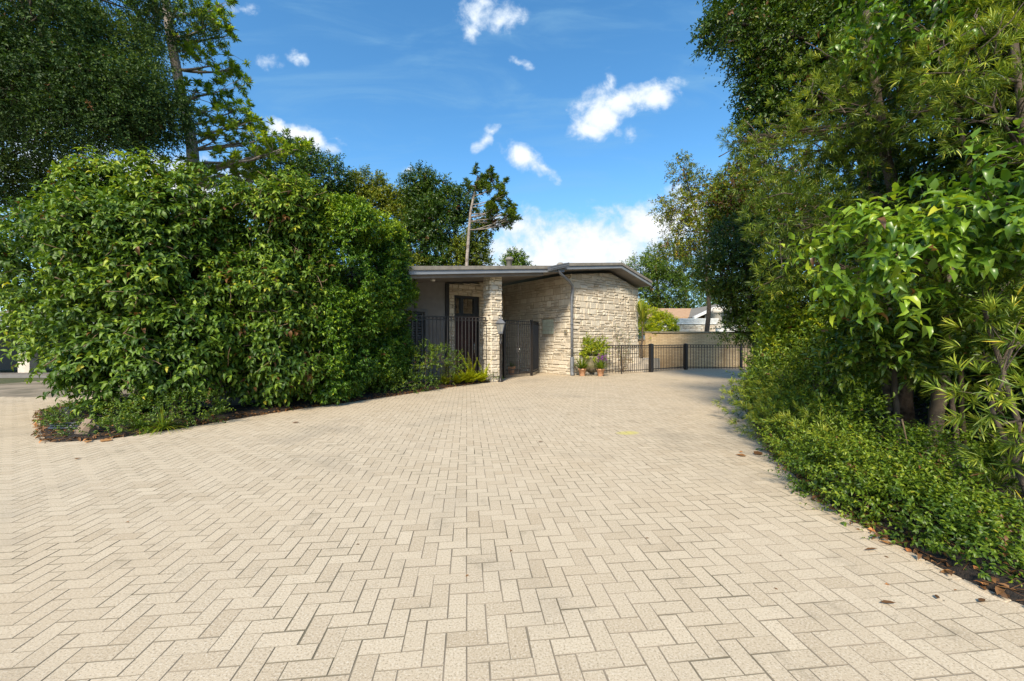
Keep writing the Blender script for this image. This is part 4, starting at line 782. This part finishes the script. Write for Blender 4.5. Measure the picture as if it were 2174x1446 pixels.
# bare hedge stems above the soil
rs = np.random.default_rng(9)
for k, (px, py) in enumerate(((330, 906), (420, 893), (545, 870), (640, 856), (735, 842), (790, 832))):
    p = gat(px, py); mb = MB(); e = np.array([rs.normal() * .15, .35, 1.3])
    limb(rs, (0, 0, -.02), e, .055, .035, mb, 7, .15, 7); limb(rs, e * .45, e * .45 + [.4, .1, .7], .03, .015, mb, 6, .2); limb(rs, e * .4, e * .4 + [-.35, -.1, .7], .028, .012, mb, 6, .2)
    o = mb.build('hedge_stem', M['bark'], smooth=True); o.location = (p[0], p[1] + .35, 0)
    tag(o, ('leaning brown stem under the hedge nearest the rock', 'brown stem under the hedge, second from the rock', 'dark stem under the middle of the hedge', 'dark stem under the clipped part of the hedge', 'dark stem below the right half of the clipped hedge', 'dark stem under the hedge nearest the iron fence')[k], 'stem', 'bare stems under the hedge')
# grass tufts, ground cover and the small plants before the iron fence
for k, (px, py, sz, lab) in enumerate(((340, 917, .42, 'bright mondo grass tuft at the bed edge below the hedge'), (290, 918, .36, 'mondo grass tuft just left of the brightest tuft'), (265, 905, .34, 'dark mondo grass tuft deep under the hedge left end'), (310, 885, .45, 'tall dark mondo grass tuft behind the bright one'), (640, 852, .5, 'dark mondo grass tuft under the middle of the clipped hedge'), (770, 838, .5, 'dark mondo grass tuft under the right of the clipped hedge'), (690, 850, .45, 'dim mondo grass tuft between two stems of the clipped hedge'))):
    p = gat(px, py); mb = MB(); strands(mb, rs, (0, 0, 0), 150, sz, .010, .95, .9, 6, tone=.32 if k else .5); o = mb.build('mondo_grass', L_['mid'], smooth=True); o.location = (p[0], p[1] + .05, .03); tag(o, lab, 'grass tuft', 'grass tufts under the hedge')
def cover(name, label, cat, lobes, sp, n, lm, seed, **kw):
    return plant(name, label, cat, (lobes[0][0], lobes[0][1], 0), lobes, sp, n, lm, seed, tr_r=(.012, .006), bark='twig', crown='foliage', stem='stem', limb_r=.008, **kw)
cover('ground_cover', 'low weedy ground cover around the garden hose', 'ground cover', [(-7.7, 7.3, .12, .8, .5, .14), (-7.0, 6.9, .15, .5, .4, .18), (-6.3, 6.05, .06, .4, .22, .1), (-7.2, 6.25, .05, .35, .12, .08), (-6.0, 6.2, .08, .3, .25, .14)], 'small', 480, L_['mid'], 201, over=dict(tl=.14))
cover('ground_cover', 'straggly low plants behind the rock under the hedge', 'ground cover', [(-6.0, 6.75, .22, .6, .4, .28), (-5.6, 6.9, .25, .5, .4, .3)], 'small', 420, L_['mid'], 202)
cover('rose_bush', 'thin bare-stemmed rose bush against the iron fence beside the hedge', 'shrub', [(-2.55, 11.75, 1.0, .35, .3, .3), (-2.1, 11.95, .95, .4, .3, .3), (-2.9, 11.6, .75, .25, .25, .3), (-1.75, 12.3, .8, .25, .25, .28)], 'small', 230, L_['mid'], 203, over=dict(ls=.06, tone=.42), twigs=7)
cover('low_shrub', 'dark leafy low shrub where hedge meets the rose bush', 'shrub', [(-3.0, 11.1, .25, .4, .35, .28), (-3.5, 10.75, .4, .45, .4, .4), (-2.55, 11.55, .18, .35, .3, .2)], 'small', 300, L_['mid'], 204, over=dict(ls=.06))
fo = thing('fern', 'bright yellow-green ferns at the foot of the iron fence left of the column', 'fern', (-1.35, 13.2, 0)); mb = MB()
for (x, y, n, l) in ((0, 0, 42, .55), (-.42, -.35, 36, .5), (.3, .32, 34, .48), (-.15, -.1, 40, .55), (-.75, -.55, 20, .42)): fronds(mb, rs, (x, y, .03), n, l, .085)
fronds(mb, rs, (.0, .1, .1), 5, 1.05, .11, .35); fronds(mb, rs, (.4, .3, .1), 3, .85, .1, .6); mb.build('frond', L_['lime'], fo, True)
cover('low_shrub', 'small dark green clump at the foot of the stone column', 'shrub', [(-.75, 14.2, .12, .3, .2, .16)], 'small', 130, L_['mid'], 205)
cover('weed_tuft', 'thin pale weeds between the rose bush and the ferns', 'weeds', [(-1.95, 12.55, .38, .22, .2, .4)], 'small', 110, L_['olive'], 206, over=dict(tl=.3, up=1.2))
# ------------------------------------------------------------------ trees behind the house and hedge
def lob(lst, Y, k=1.0): return [tuple(at(px, py, Y + dy)) + (r * Y / F, r * Y / F * .9, r2 * Y / F) for (px, py, r, r2, dy) in lst]
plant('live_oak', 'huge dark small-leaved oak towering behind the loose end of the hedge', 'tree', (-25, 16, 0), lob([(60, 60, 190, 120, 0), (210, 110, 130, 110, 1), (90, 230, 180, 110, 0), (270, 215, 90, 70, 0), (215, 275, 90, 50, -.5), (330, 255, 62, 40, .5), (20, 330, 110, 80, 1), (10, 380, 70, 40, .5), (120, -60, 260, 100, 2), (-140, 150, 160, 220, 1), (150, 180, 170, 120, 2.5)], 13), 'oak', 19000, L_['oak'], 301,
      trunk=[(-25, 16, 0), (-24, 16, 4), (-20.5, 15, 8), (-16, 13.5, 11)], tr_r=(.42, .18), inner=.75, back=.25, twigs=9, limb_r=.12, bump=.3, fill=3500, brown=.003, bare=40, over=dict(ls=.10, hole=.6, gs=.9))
rt = np.random.default_rng(21)
def pine(name, label, base, path, rad, clumps, Y, seed, n_t, ns=1., limbs=True, needle=.27, group='pines', lm='pine', bark='pine_bark'):
    r_ = np.random.default_rng(seed); base = np.array(base, float); o = thing(name, label, 'tree', base, 0, group); tb = MB(); path = np.array(path, float)
    tt = np.linspace(0, len(path) - 1, 30); pts = np.stack([np.interp(tt, np.arange(len(path)), path[:, i]) for i in range(3)], 1) - base
    tb.tube(pts, np.linspace(rad[0], rad[1], 30), 12); mb = MB()
    for c in clumps:
        q = np.array(at(c[0], c[1], Y + c[4])) - base; rx = c[2] * Y / F; rz = c[3] * Y / F
        P = q + r_.normal(size=(n_t, 3)) * np.array([rx, rx, rz]) * .64; D = nrm((P - q) / rx + np.array([0, 0, .45]) + r_.normal(size=(n_t, 3)) * .3)
        spray(mb, r_, P, D, dict(SP['needle'], ls=needle, tl=.2 * ns, lw=SP['needle']['lw'] * ns), 0, .01)
        k = int(np.argmin(np.abs(pts[:, 2] - (q[2] - .25 * abs(q[0] - pts[:, 0].mean()))))); lp_ = limb(r_, pts[k], q, min(.075, rad[0] * .28), .02, tb, 8, .10, 6, -.06)
        for a in range(0, n_t, 2): limb(r_, lp_[r_.integers(4, 8)], P[a], .018 * ns, .006, tb, 5, .12, 4)
    mb.build('crown', L_[lm], o, True); tb.build('trunk', M[bark], o, True)
PB = at(420, 0, 18); PB[2] = 0
pine('pine_tree', 'tall pine with forked trunk rising behind the left hedge', PB, [PB, at(413, 395, 18), at(408, 310, 18), at(385, 200, 18), at(362, 80, 18), at(345, -60, 18)], (.28, .15),
     [(470, 18, 36, 22, 0), (485, 75, 34, 24, .4), (440, 52, 34, 22, -.4), (400, 110, 34, 20, .5), (455, 140, 38, 24, 0), (495, 150, 22, 16, .6), (415, 196, 34, 20, -.4), (480, 188, 36, 20, 0), (440, 236, 34, 18, .5), (498, 236, 28, 18, .2), (480, 264, 44, 16, -.4), (520, 262, 24, 14, .3), (455, 300, 38, 18, 0), (520, 302, 36, 16, .5), (575, 290, 26, 14, .8), (600, 315, 26, 14, .3), (560, 332, 34, 15, .5), (500, 345, 30, 14, -.4), (620, 318, 22, 12, .9), (400, 365, 36, 22, -.6), (465, 370, 40, 22, -.3), (520, 365, 36, 20, .6), (375, 385, 26, 16, .3), (440, 395, 34, 18, .8), (330, 40, 40, 22, .8), (300, 20, 34, 20, 1.2), (370, 20, 34, 20, -.8), (545, 385, 30, 18, 1.2)], 18, 31, 15)
tb = MB()
P2 = at(990, 0, 24.5); P2[2] = 0
pine('pine_tree', 'slender pine with flat clumped crown standing alone behind the roof', P2, [P2, at(991, 560, 24.5), at(995, 500, 24.5), at(999, 450, 24.5), at(1006, 415, 24.5), at(1014, 375, 24.5)], (.12, .05),
     [(1018, 376, 17, 12, 0), (1042, 376, 17, 12, .5), (1002, 394, 15, 10, -.3), (1058, 392, 19, 13, .4), (1012, 402, 15, 9, .4), (1045, 402, 16, 8, -.4), (1066, 418, 14, 8, 0), (1052, 430, 17, 8, .4), (1042, 448, 22, 11, 0), (1066, 446, 22, 11, .5), (1090, 447, 16, 10, .2), (1028, 456, 18, 9, .4), (1078, 462, 18, 9, -.2), (1062, 476, 16, 8, .6), (1036, 472, 14, 8, .8), (1084, 470, 13, 8, .5)], 24.5, 32, 10, 1.2, needle=.29, lm='lone')
GB = 'trees beyond the house'
plant('broadleaf_tree', 'dark bushy tree behind the hedge right of the tall pine', 'tree', (-14.6, 26, 0), lob([(600, 360, 55, 40, 0), (660, 385, 60, 45, 0), (640, 340, 40, 30, 1), (700, 375, 28, 45, 0), (560, 410, 60, 40, 1), (650, 440, 90, 50, 1), (715, 440, 30, 40, .5), (570, 350, 32, 22, -1)], 26), 'far', 2600, L_['dark'], 302, tr_r=(.25, .1), inner=.6, twigs=6, limb_r=.07, bump=.3, group=GB)
plant('broadleaf_tree', 'olive-leaved tree with open top behind the clipped hedge', 'tree', (-9.4, 28, 0), lob([(760, 398, 24, 14, 0), (785, 390, 26, 18, 0), (805, 410, 26, 20, .5), (790, 440, 38, 30, 0), (850, 455, 36, 36, .5), (830, 430, 28, 22, 0), (870, 480, 44, 40, 0), (740, 445, 44, 26, 1), (700, 450, 40, 20, 1)], 28), 'far', 2100, L_['olive'], 303, tr_r=(.2, .08), inner=.6, twigs=6, limb_r=.06, bump=.3, group=GB)
plant('broadleaf_tree', 'tall dark green tree between the hedge and the lone pine', 'tree', (-5.3, 27, 0), lob([(890, 390, 26, 22, 0), (925, 408, 28, 26, 0), (905, 430, 40, 30, 0), (960, 440, 42, 34, 0), (935, 480, 56, 46, 0), (975, 500, 36, 44, .5), (900, 520, 56, 52, 0), (950, 545, 56, 44, 0), (885, 470, 30, 44, .4)], 27), 'far', 3600, L_['dark'], 304, tr_r=(.25, .1), inner=.6, twigs=6, limb_r=.07, bump=.3, group=GB)
plant('broadleaf_tree', 'light yellow-green tree low around the foot of the lone pine', 'tree', (-2.2, 25.8, 0), lob([(1012, 505, 26, 22, 0), (1005, 540, 30, 26, 0), (968, 560, 34, 24, .6), (1025, 560, 16, 14, .3), (1030, 485, 16, 14, 0), (880, 570, 60, 24, 1), (985, 520, 20, 20, 0)], 25.8), 'far', 1500, L_['olive'], 305, tr_r=(.2, .08), inner=.7, twigs=5, limb_r=.06, bump=.35, group=GB, over=dict(ls=.15, tl=.5, hole=.3))
plant('broadleaf_tree', 'small far treetop peeping over the left roof', 'tree', (0.2, 46, 0), lob([(1093, 556, 18, 16, 0), (1070, 568, 22, 12, 0), (1105, 566, 12, 16, 0)], 46), 'far', 420, L_['mid'], 306, tr_r=(.2, .08), inner=.7, twigs=4, limb_r=.06, bump=.35, group=GB, over=dict(ls=.24, tl=.9))
plant('broadleaf_tree', 'rounded green tree standing right behind the stone gable', 'tree', (16.5, 44, 0), lob([(1392, 545, 22, 20, 0), (1372, 575, 36, 26, 0), (1425, 560, 40, 30, 0), (1455, 575, 34, 34, 0), (1400, 610, 60, 40, 0), (1450, 625, 60, 36, 1), (1360, 630, 40, 40, 0)], 44), 'far', 2500, L_['mid'], 307, tr_r=(.28, .1), inner=.6, twigs=6, limb_r=.07, bump=.3, group=GB, over=dict(ls=.22, tl=.9))
plant('broadleaf_tree', 'green trees low behind the far white house', 'tree', (22, 48, 0), lob([(1500, 640, 60, 34, 0), (1560, 640, 60, 44, 0), (1620, 620, 60, 60, 0), (1530, 600, 30, 30, 1)], 48), 'far', 1500, L_['mid'], 308, tr_r=(.25, .1), inner=.6, twigs=4, limb_r=.06, bump=.3, group=GB, over=dict(ls=.24, tl=1.))
plant('sparse_tree', 'thin olive and brown tree with open branches rising over the white house', 'tree', (11.2, 23.2, 0), lob([(1450, 360, 20, 26, 0), (1480, 395, 26, 30, 0), (1410, 440, 20, 16, 0), (1445, 440, 38, 30, 0), (1500, 430, 40, 40, .5), (1460, 490, 40, 26, .3), (1430, 530, 26, 14, 0), (1500, 500, 40, 40, .4), (1480, 550, 34, 28, .5), (1440, 465, 30, 20, 0)], 23.2), 'oak', 1500, L_['olive'], 309,
      trunk=[(11.2, 23.2, 0), (11.5, 23.2, 3.5), (11.2, 23.2, 7), (10.2, 23.2, 10.7)], tr_r=(.16, .03), inner=.9, twigs=12, limb_r=.04, bump=.35, brown=.07, over=dict(ls=.14, tl=.5, nl=10), bare=60)
plant('vine_covered_tree', 'tree draped in browning vines between the thin tree and yew pines', 'tree', (10.3, 16.5, 0), lob([(1560, 400, 40, 40, 0), (1610, 390, 50, 50, 0), (1560, 470, 46, 50, 0), (1530, 510, 34, 36, 0), (1620, 480, 50, 60, .3), (1545, 430, 30, 30, -.4), (1680, 420, 60, 70, .3), (1740, 510, 70, 70, .5), (1650, 330, 50, 50, .5)], 16.5), 'oak', 4000, L_['mid'], 310, tr_r=(.16, .06), inner=.6, twigs=9, limb_r=.05, bump=.3, brown=.2, over=dict(ls=.12, tone=.45), bare=40)
plant('small_tree', 'small dark glossy tree with leaning trunk in front of the low fence', 'tree', (9.35, 14.3, 0), lob([(1560, 520, 60, 50, 0), (1620, 540, 60, 60, 0), (1530, 580, 46, 44, 0), (1590, 610, 70, 50, 0), (1650, 620, 50, 60, 0), (1590, 650, 46, 30, 0), (1556, 702, 28, 16, 0), (1600, 685, 50, 26, 0), (1640, 690, 50, 36, .3), (1560, 570, 60, 50, -.5)], 14), 'dense', 4200, L_['dark'], 311,
      trunk=[(9.0, 14.2, 0), tuple(at(1622, 745, 14.2)), tuple(at(1600, 703, 14.1)), tuple(at(1560, 655, 14)), tuple(at(1535, 610, 14))], tr_r=(.12, .06), inner=.5, twigs=8, limb_r=.045, bump=.25, brown=.006)
plant('lime_shrub', 'bright yellow-green feathery shrub behind the brick wall beside the house', 'shrub', (7.6, 22.6, 0), lob([(1370, 680, 34, 28, 0), (1400, 690, 32, 20, 0), (1365, 710, 24, 22, -.8), (1415, 698, 20, 10, 0), (1350, 665, 26, 24, .5)], 22.5), 'far', 1000, L_['lime'], 312, tr_r=(.05, .03), inner=.5, twigs=5, limb_r=.02, bump=.2, over=dict(ls=.13, lw=.14, tl=.3, up=.8), crown='foliage', stem='stem')
# ------------------------------------------------------------------ the planting on the right
GY = 'yew pines along the curved bed'
plant('yew_pine', 'big yew pine with dark trunk rising behind the broad pale leaves', 'tree', (5.5, 6.3, 0), lob([(1690, 330, 120, 90, .6), (1800, 230, 150, 110, 0), (1700, 470, 110, 90, 0), (1820, 400, 130, 110, .3), (1900, 130, 150, 100, .3), (1600, 290, 50, 40, .9), (1560, 300, 26, 16, 1.), (1660, 560, 60, 70, 0), (1780, 560, 110, 80, .4)], 6.3), 'podo', 2300, L_['podo'], 401,
      trunk=[at(1925, 880, 6.3) * [1, 1, 0], at(1915, 600, 6.3), at(1895, 400, 6.3), at(1860, 200, 6.3), at(1840, 20, 6.3)], tr_r=(.10, .05), inner=.5, twigs=8, limb_r=.03, bump=.3, group=GY, bare=60, fill=500)
plant('yew_pine', 'yew pine branches with large pale rosettes above the broad leaves', 'tree', (5.9, 4.4, 0), lob([(2040, 150, 90, 60, 0), (2110, 230, 100, 60, -.3), (2150, 120, 100, 90, .3), (2170, 330, 70, 50, -.2), (1990, 230, 60, 40, 0), (2160, 20, 100, 80, .4)], 4.2), 'podo', 620, L_['podo'], 402,
      trunk=[(5.9, 4.4, 0), (5.7, 4.3, 2.4), (5.3, 4.2, 4.6)], tr_r=(.07, .03), inner=.5, twigs=7, limb_r=.022, bump=.25, group=GY, bare=20, over=dict(tone=.27))
plant('yew_pine', 'young yew pine with bright rosettes low beside the ground cover', 'shrub', (3.95, 2.95, 0), [(3.55, 2.95, 1.02, .26, .22, .2), (3.85, 3.0, .62, .3, .25, .28), (3.8, 2.75, .95, .25, .2, .3), (4.0, 3.0, .25, .35, .3, .25), (3.95, 3.1, 1.45, .3, .25, .25)], 'podo', 110, L_['podo'], 403, tr_r=(.025, .012), inner=.6, twigs=5, limb_r=.012, bump=.2, group=GY, over=dict(tone=.26, ls=.13, nl=24), crown='foliage', stem='stem')
plant('yew_pine', 'low yew pine seedlings spilling over the edge of the curved bed', 'shrub', (4.3, 5.8, 0), [(3.95, 5.8, .3, .5, .7, .36), (4.6, 7.0, .4, .6, .7, .45), (3.7, 5.0, .2, .4, .5, .28), (4.3, 5.5, .35, .5, .5, .36), (3.5, 4.75, .3, .33, .4, .36), (3.3, 4.2, .22, .28, .35, .28), (3.95, 5.5, .5, .35, .4, .4)], 'podo', 780, L_['podo'], 404, tr_r=(.02, .01), inner=.6, twigs=6, limb_r=.012, bump=.3, group=GY, over=dict(tone=.40, ls=.10), crown='foliage', stem='stem')
plant('yew_pine', 'shaded yew pine thicket behind the smooth trunk under the trees', 'tree', (6.2, 4.9, 0), [(6.4, 5.6, 2.2, .8, .7, .9), (6.2, 5.4, 1.2, .7, .6, .8), (7.0, 5.2, 1.0, .8, .7, .8), (6.3, 5.3, 3.2, .9, .7, .8), (6.6, 4.2, 1.9, .5, .5, .8)], 'podo', 700, L_['podo'], 405, tr_r=(.06, .03), inner=.6, twigs=7, limb_r=.02, bump=.25, group=GY, over=dict(ls=.14))
plant('laurel_shrub', 'yellow-green laurel shrub bulging over the curve of the curved bed', 'shrub', (5.6, 7.3, 0), lob([(1720, 650, 80, 60, 0), (1790, 690, 80, 60, -.4), (1700, 730, 70, 50, .2), (1760, 780, 90, 60, 0), (1680, 640, 44, 40, .3), (1820, 740, 70, 50, -.3)], 7.0), 'laurel', 2300, L_['laurel'], 406, tr_r=(.06, .03), bark='smooth_bark', inner=.45, twigs=8, limb_r=.025, bump=.25, fill=400, crown='foliage', stem='stem')
plant('laurel_shrub', 'leafy green shrub at the bed edge nearest the low fence', 'shrub', (6.0, 9.0, 0), [(5.9, 8.8, .6, .6, .7, .58), (6.8, 9.6, .85, .85, .9, .75), (8.2, 11.4, .9, .9, .9, .9), (7.0, 8.8, 1.6, .9, .9, .9)], 'laurel', 2300, L_['mid'], 407, tr_r=(.05, .03), bark='smooth_bark', inner=.45, twigs=8, limb_r=.02, bump=.25, fill=400, crown='foliage', stem='stem', over=dict(ls=.075))
plant('laurel_shrub', 'mid green shrub at the bed edge below the yellow-green laurel', 'shrub', (5.1, 6.9, 0), [(4.75, 7.0, .55, .55, .7, .55), (5.3, 6.8, 1.1, .6, .6, .6), (4.5, 6.2, .5, .45, .5, .45)], 'laurel', 1500, L_['mid'], 408, tr_r=(.05, .03), bark='smooth_bark', inner=.45, twigs=8, limb_r=.02, bump=.25, fill=250, crown='foliage', stem='stem', over=dict(ls=.07))
plant('broad_leaved_vine', 'broad pale green leaves on a branch hanging over the curved bed', 'vine', (5.9, 5.2, 0), lob([(1850, 530, 70, 40, -.1), (1915, 570, 60, 46, 0), (1850, 600, 50, 32, 0), (1950, 510, 50, 36, .2), (1820, 500, 36, 26, 0)], 3.7), 'vine', 105, L_['vine'], 409, trunk=[(5.9, 5.2, 0), (5.4, 4.8, 1.5), (4.1, 3.8, 2.15)], tr_r=(.03, .018), bark='smooth_bark', inner=.6, twigs=6, limb_r=.012, bump=.2, crown='foliage', stem='stem')
plant('broad_leaved_vine', 'broad pale green leaves just below the large pale rosettes', 'vine', (4.9, 3.3, 0), lob([(2100, 430, 70, 60, 0), (2160, 520, 60, 60, 0), (2040, 440, 50, 40, .2), (2170, 400, 50, 60, 0)], 3.3), 'vine', 80, L_['vine'], 410, trunk=[(4.9, 3.3, 0), (4.7, 3.3, 1.6), (4.3, 3.3, 2.6)], tr_r=(.03, .018), bark='smooth_bark', inner=.6, twigs=6, limb_r=.012, bump=.2, crown='foliage', stem='stem')
plant('broad_leaved_vine', 'broad leaves high among the yew pine rosettes', 'vine', (6.3, 5.2, 0), lob([(1960, 60, 60, 50, 0), (1880, 30, 60, 40, .3), (2120, 60, 60, 50, 0), (2020, 130, 40, 40, .2)], 5.0), 'vine', 120, L_['vine'], 411, trunk=[(6.3, 5.2, 0), (6.0, 5.1, 3), (5.4, 5, 5.2)], tr_r=(.03, .018), bark='smooth_bark', inner=.6, twigs=6, limb_r=.012, bump=.2, crown='foliage', stem='stem', over=dict(ls=.11))
plant('broad_leaved_shrub', 'dark broad-leaved shrub hanging over the bare trunks of the curved bed', 'shrub', (5.6, 5.0, 0), lob([(1850, 730, 70, 50, 0), (1940, 730, 70, 50, 0), (2020, 700, 60, 50, .1), (1880, 660, 80, 50, .2), (1790, 770, 50, 36, .2), (1990, 650, 60, 40, .3)], 4.4), 'laurel', 560, L_['dark'], 416,
      trunk=[(5.6, 5.0, 0), (5.4, 4.9, .9), (4.9, 4.7, 1.5)], tr_r=(.03, .02), inner=.6, twigs=7, limb_r=.014, bump=.25, crown='foliage', stem='stem', over=dict(ls=.095, lw=.23, tone=.5))
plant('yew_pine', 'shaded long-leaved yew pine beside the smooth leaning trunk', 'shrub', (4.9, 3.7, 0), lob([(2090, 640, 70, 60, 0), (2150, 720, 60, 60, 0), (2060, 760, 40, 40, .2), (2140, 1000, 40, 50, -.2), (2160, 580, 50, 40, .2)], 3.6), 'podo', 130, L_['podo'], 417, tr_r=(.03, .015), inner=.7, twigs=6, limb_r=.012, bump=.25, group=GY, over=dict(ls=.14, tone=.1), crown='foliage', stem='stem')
plant('laurel_shrub', 'leafy green shrub in front of the bare trunks of the curved bed', 'shrub', (4.2, 5.0, 0), [(4.05, 5.3, .6, .5, .5, .6), (4.3, 5.5, 1.15, .4, .4, .45), (3.75, 5.0, .35, .38, .4, .38), (4.55, 5.6, .75, .5, .45, .55), (3.85, 4.5, .4, .3, .3, .36), (4.0, 5.9, .9, .4, .4, .5)], 'laurel', 900, L_['mid'], 418, tr_r=(.03, .015), bark='smooth_bark', inner=.5, twigs=8, limb_r=.014, bump=.35, crown='foliage', stem='stem', over=dict(ls=.062, gap=.4, gs=4., tone=.42))
cover('ground_cover', 'bright small-leaved ground cover spilling onto the paver edging under bare trunks', 'ground cover', [(3.35, 3.55, .20, .42, .55, .28), (3.75, 3.7, .26, .5, .55, .28), (3.25, 3.1, .14, .3, .4, .22), (3.85, 3.2, .25, .4, .4, .3), (3.5, 4.4, .2, .4, .5, .26), (3.35, 2.75, .1, .25, .25, .16), (3.02, 2.95, .1, .26, .35, .18), (3.05, 3.6, .14, .3, .5, .24), (2.98, 2.6, .06, .16, .3, .12), (3.0, 3.25, .1, .2, .4, .18)], 'small', 2300, L_['mid'], 412, twigs=8, bump=.45, over=dict(tone=.42, ls=.038, tl=.2, gap=.5, hole=.55, gs=4.5, cs=5., tip=.45))
cover('weed_tuft', 'small broad-leaved weed leaning out over the paving edge', 'weeds', [tuple(gat(1752, 1062) + [.03, .05, .06]) + (.10, .10, .06)], 'laurel', 5, L_['mid'], 413, over=dict(ls=.075, lw=.28))
cover('weed_tuft', 'tiny bright weed growing between pavers beside the ground cover', 'weeds', [tuple(gat(1833, 1115) + [0, 0, .03]) + (.03, .03, .03)], 'small', 3, L_['lime'], 414, over=dict(tl=.06, ls=.03))
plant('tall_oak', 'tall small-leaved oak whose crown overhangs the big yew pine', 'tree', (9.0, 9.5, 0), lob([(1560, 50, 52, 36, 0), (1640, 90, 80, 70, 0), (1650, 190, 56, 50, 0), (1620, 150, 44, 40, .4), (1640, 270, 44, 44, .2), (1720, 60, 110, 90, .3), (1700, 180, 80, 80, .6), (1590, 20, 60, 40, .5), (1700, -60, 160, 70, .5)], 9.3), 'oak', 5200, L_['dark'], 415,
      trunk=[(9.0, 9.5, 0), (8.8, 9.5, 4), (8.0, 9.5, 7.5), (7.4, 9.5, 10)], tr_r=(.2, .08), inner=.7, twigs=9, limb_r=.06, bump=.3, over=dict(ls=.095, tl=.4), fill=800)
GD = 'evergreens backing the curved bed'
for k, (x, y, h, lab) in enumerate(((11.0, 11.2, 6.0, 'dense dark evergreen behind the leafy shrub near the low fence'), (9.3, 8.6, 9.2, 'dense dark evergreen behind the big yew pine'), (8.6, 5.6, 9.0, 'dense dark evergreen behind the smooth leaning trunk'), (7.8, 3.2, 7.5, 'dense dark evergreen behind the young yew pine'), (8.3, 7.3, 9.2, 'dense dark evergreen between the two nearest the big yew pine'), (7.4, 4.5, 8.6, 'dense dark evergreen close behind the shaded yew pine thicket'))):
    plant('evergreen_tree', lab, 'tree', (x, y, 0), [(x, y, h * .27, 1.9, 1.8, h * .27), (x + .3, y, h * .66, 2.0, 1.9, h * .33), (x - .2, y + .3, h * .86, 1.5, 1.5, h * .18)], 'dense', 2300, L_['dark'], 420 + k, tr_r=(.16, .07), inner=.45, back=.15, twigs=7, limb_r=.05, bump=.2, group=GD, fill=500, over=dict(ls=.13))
# bare trunks in the curved bed
for (nm, lab, pth, r0, r1, bk, bl) in (('smooth_trunk', 'smooth tan trunk leaning right in the dark bed', [(1963, 985), (1985, 900), (1997, 780), (2012, 560)], .075, .06, 'smooth_bark', 4.68), ('rough_trunk', 'rough dark trunk at the middle of the curved bed', [(1898, 975), (1893, 890), (1880, 780), (1878, 600)], .062, .05, 'bark', 4.9), ('thin_trunk', 'thin straight brown stem right of the rough trunk', [(1912, 972), (1905, 900), (1898, 800), (1890, 650)], .035, .025, 'smooth_bark', 4.8)):
    pts = [at(px, py, bl) for px, py in pth]; pts[0][2] = 0.0; base = pts[0].copy(); tb = MB(); tt = np.linspace(0, 3, 16); pp = np.stack([np.interp(tt, range(4), [q[i] for q in pts]) for i in range(3)], 1) - base
    tb.tube(pp + rs.normal(size=pp.shape) * .006, np.linspace(r0, r1, 16), 12); o = tb.build(nm, M[bk], smooth=True); o.location = tuple(base); tag(o, lab, 'trunk')
# loose canes arching through the ground cover
for k, (pth, lab) in enumerate((([(1890, 980), (1960, 1020), (2040, 1080), (2085, 1150)], 'pale cane arching over the small-leaved ground cover'), ([(1915, 890), (1930, 960), (1950, 1010), (1985, 1100)], 'thin upright cane crossing the ground cover'), ([(2000, 1000), (2050, 1060), (2090, 1120), (2110, 1160)], 'second bent cane right of the arching one'))):
    mb = MB(); pts = np.array([at(px, py, 3.5 + .15 * i * (-1 if k == 0 else .2)) for i, (px, py) in enumerate(pth)]); base = pts[0].copy(); base[2] = 0; tt = np.linspace(0, 3, 12)
    pp = np.stack([np.interp(tt, range(4), pts[:, i]) for i in range(3)], 1) - base; pp[1:-1] = (pp[:-2] + pp[1:-1] * 2 + pp[2:]) / 4; mb.tube(pp, np.linspace(.007, .004, 12), 5); o = mb.build('cane', M['twig'], smooth=True); o.location = tuple(base); tag(o, lab, 'cane', 'loose canes in the curved bed')
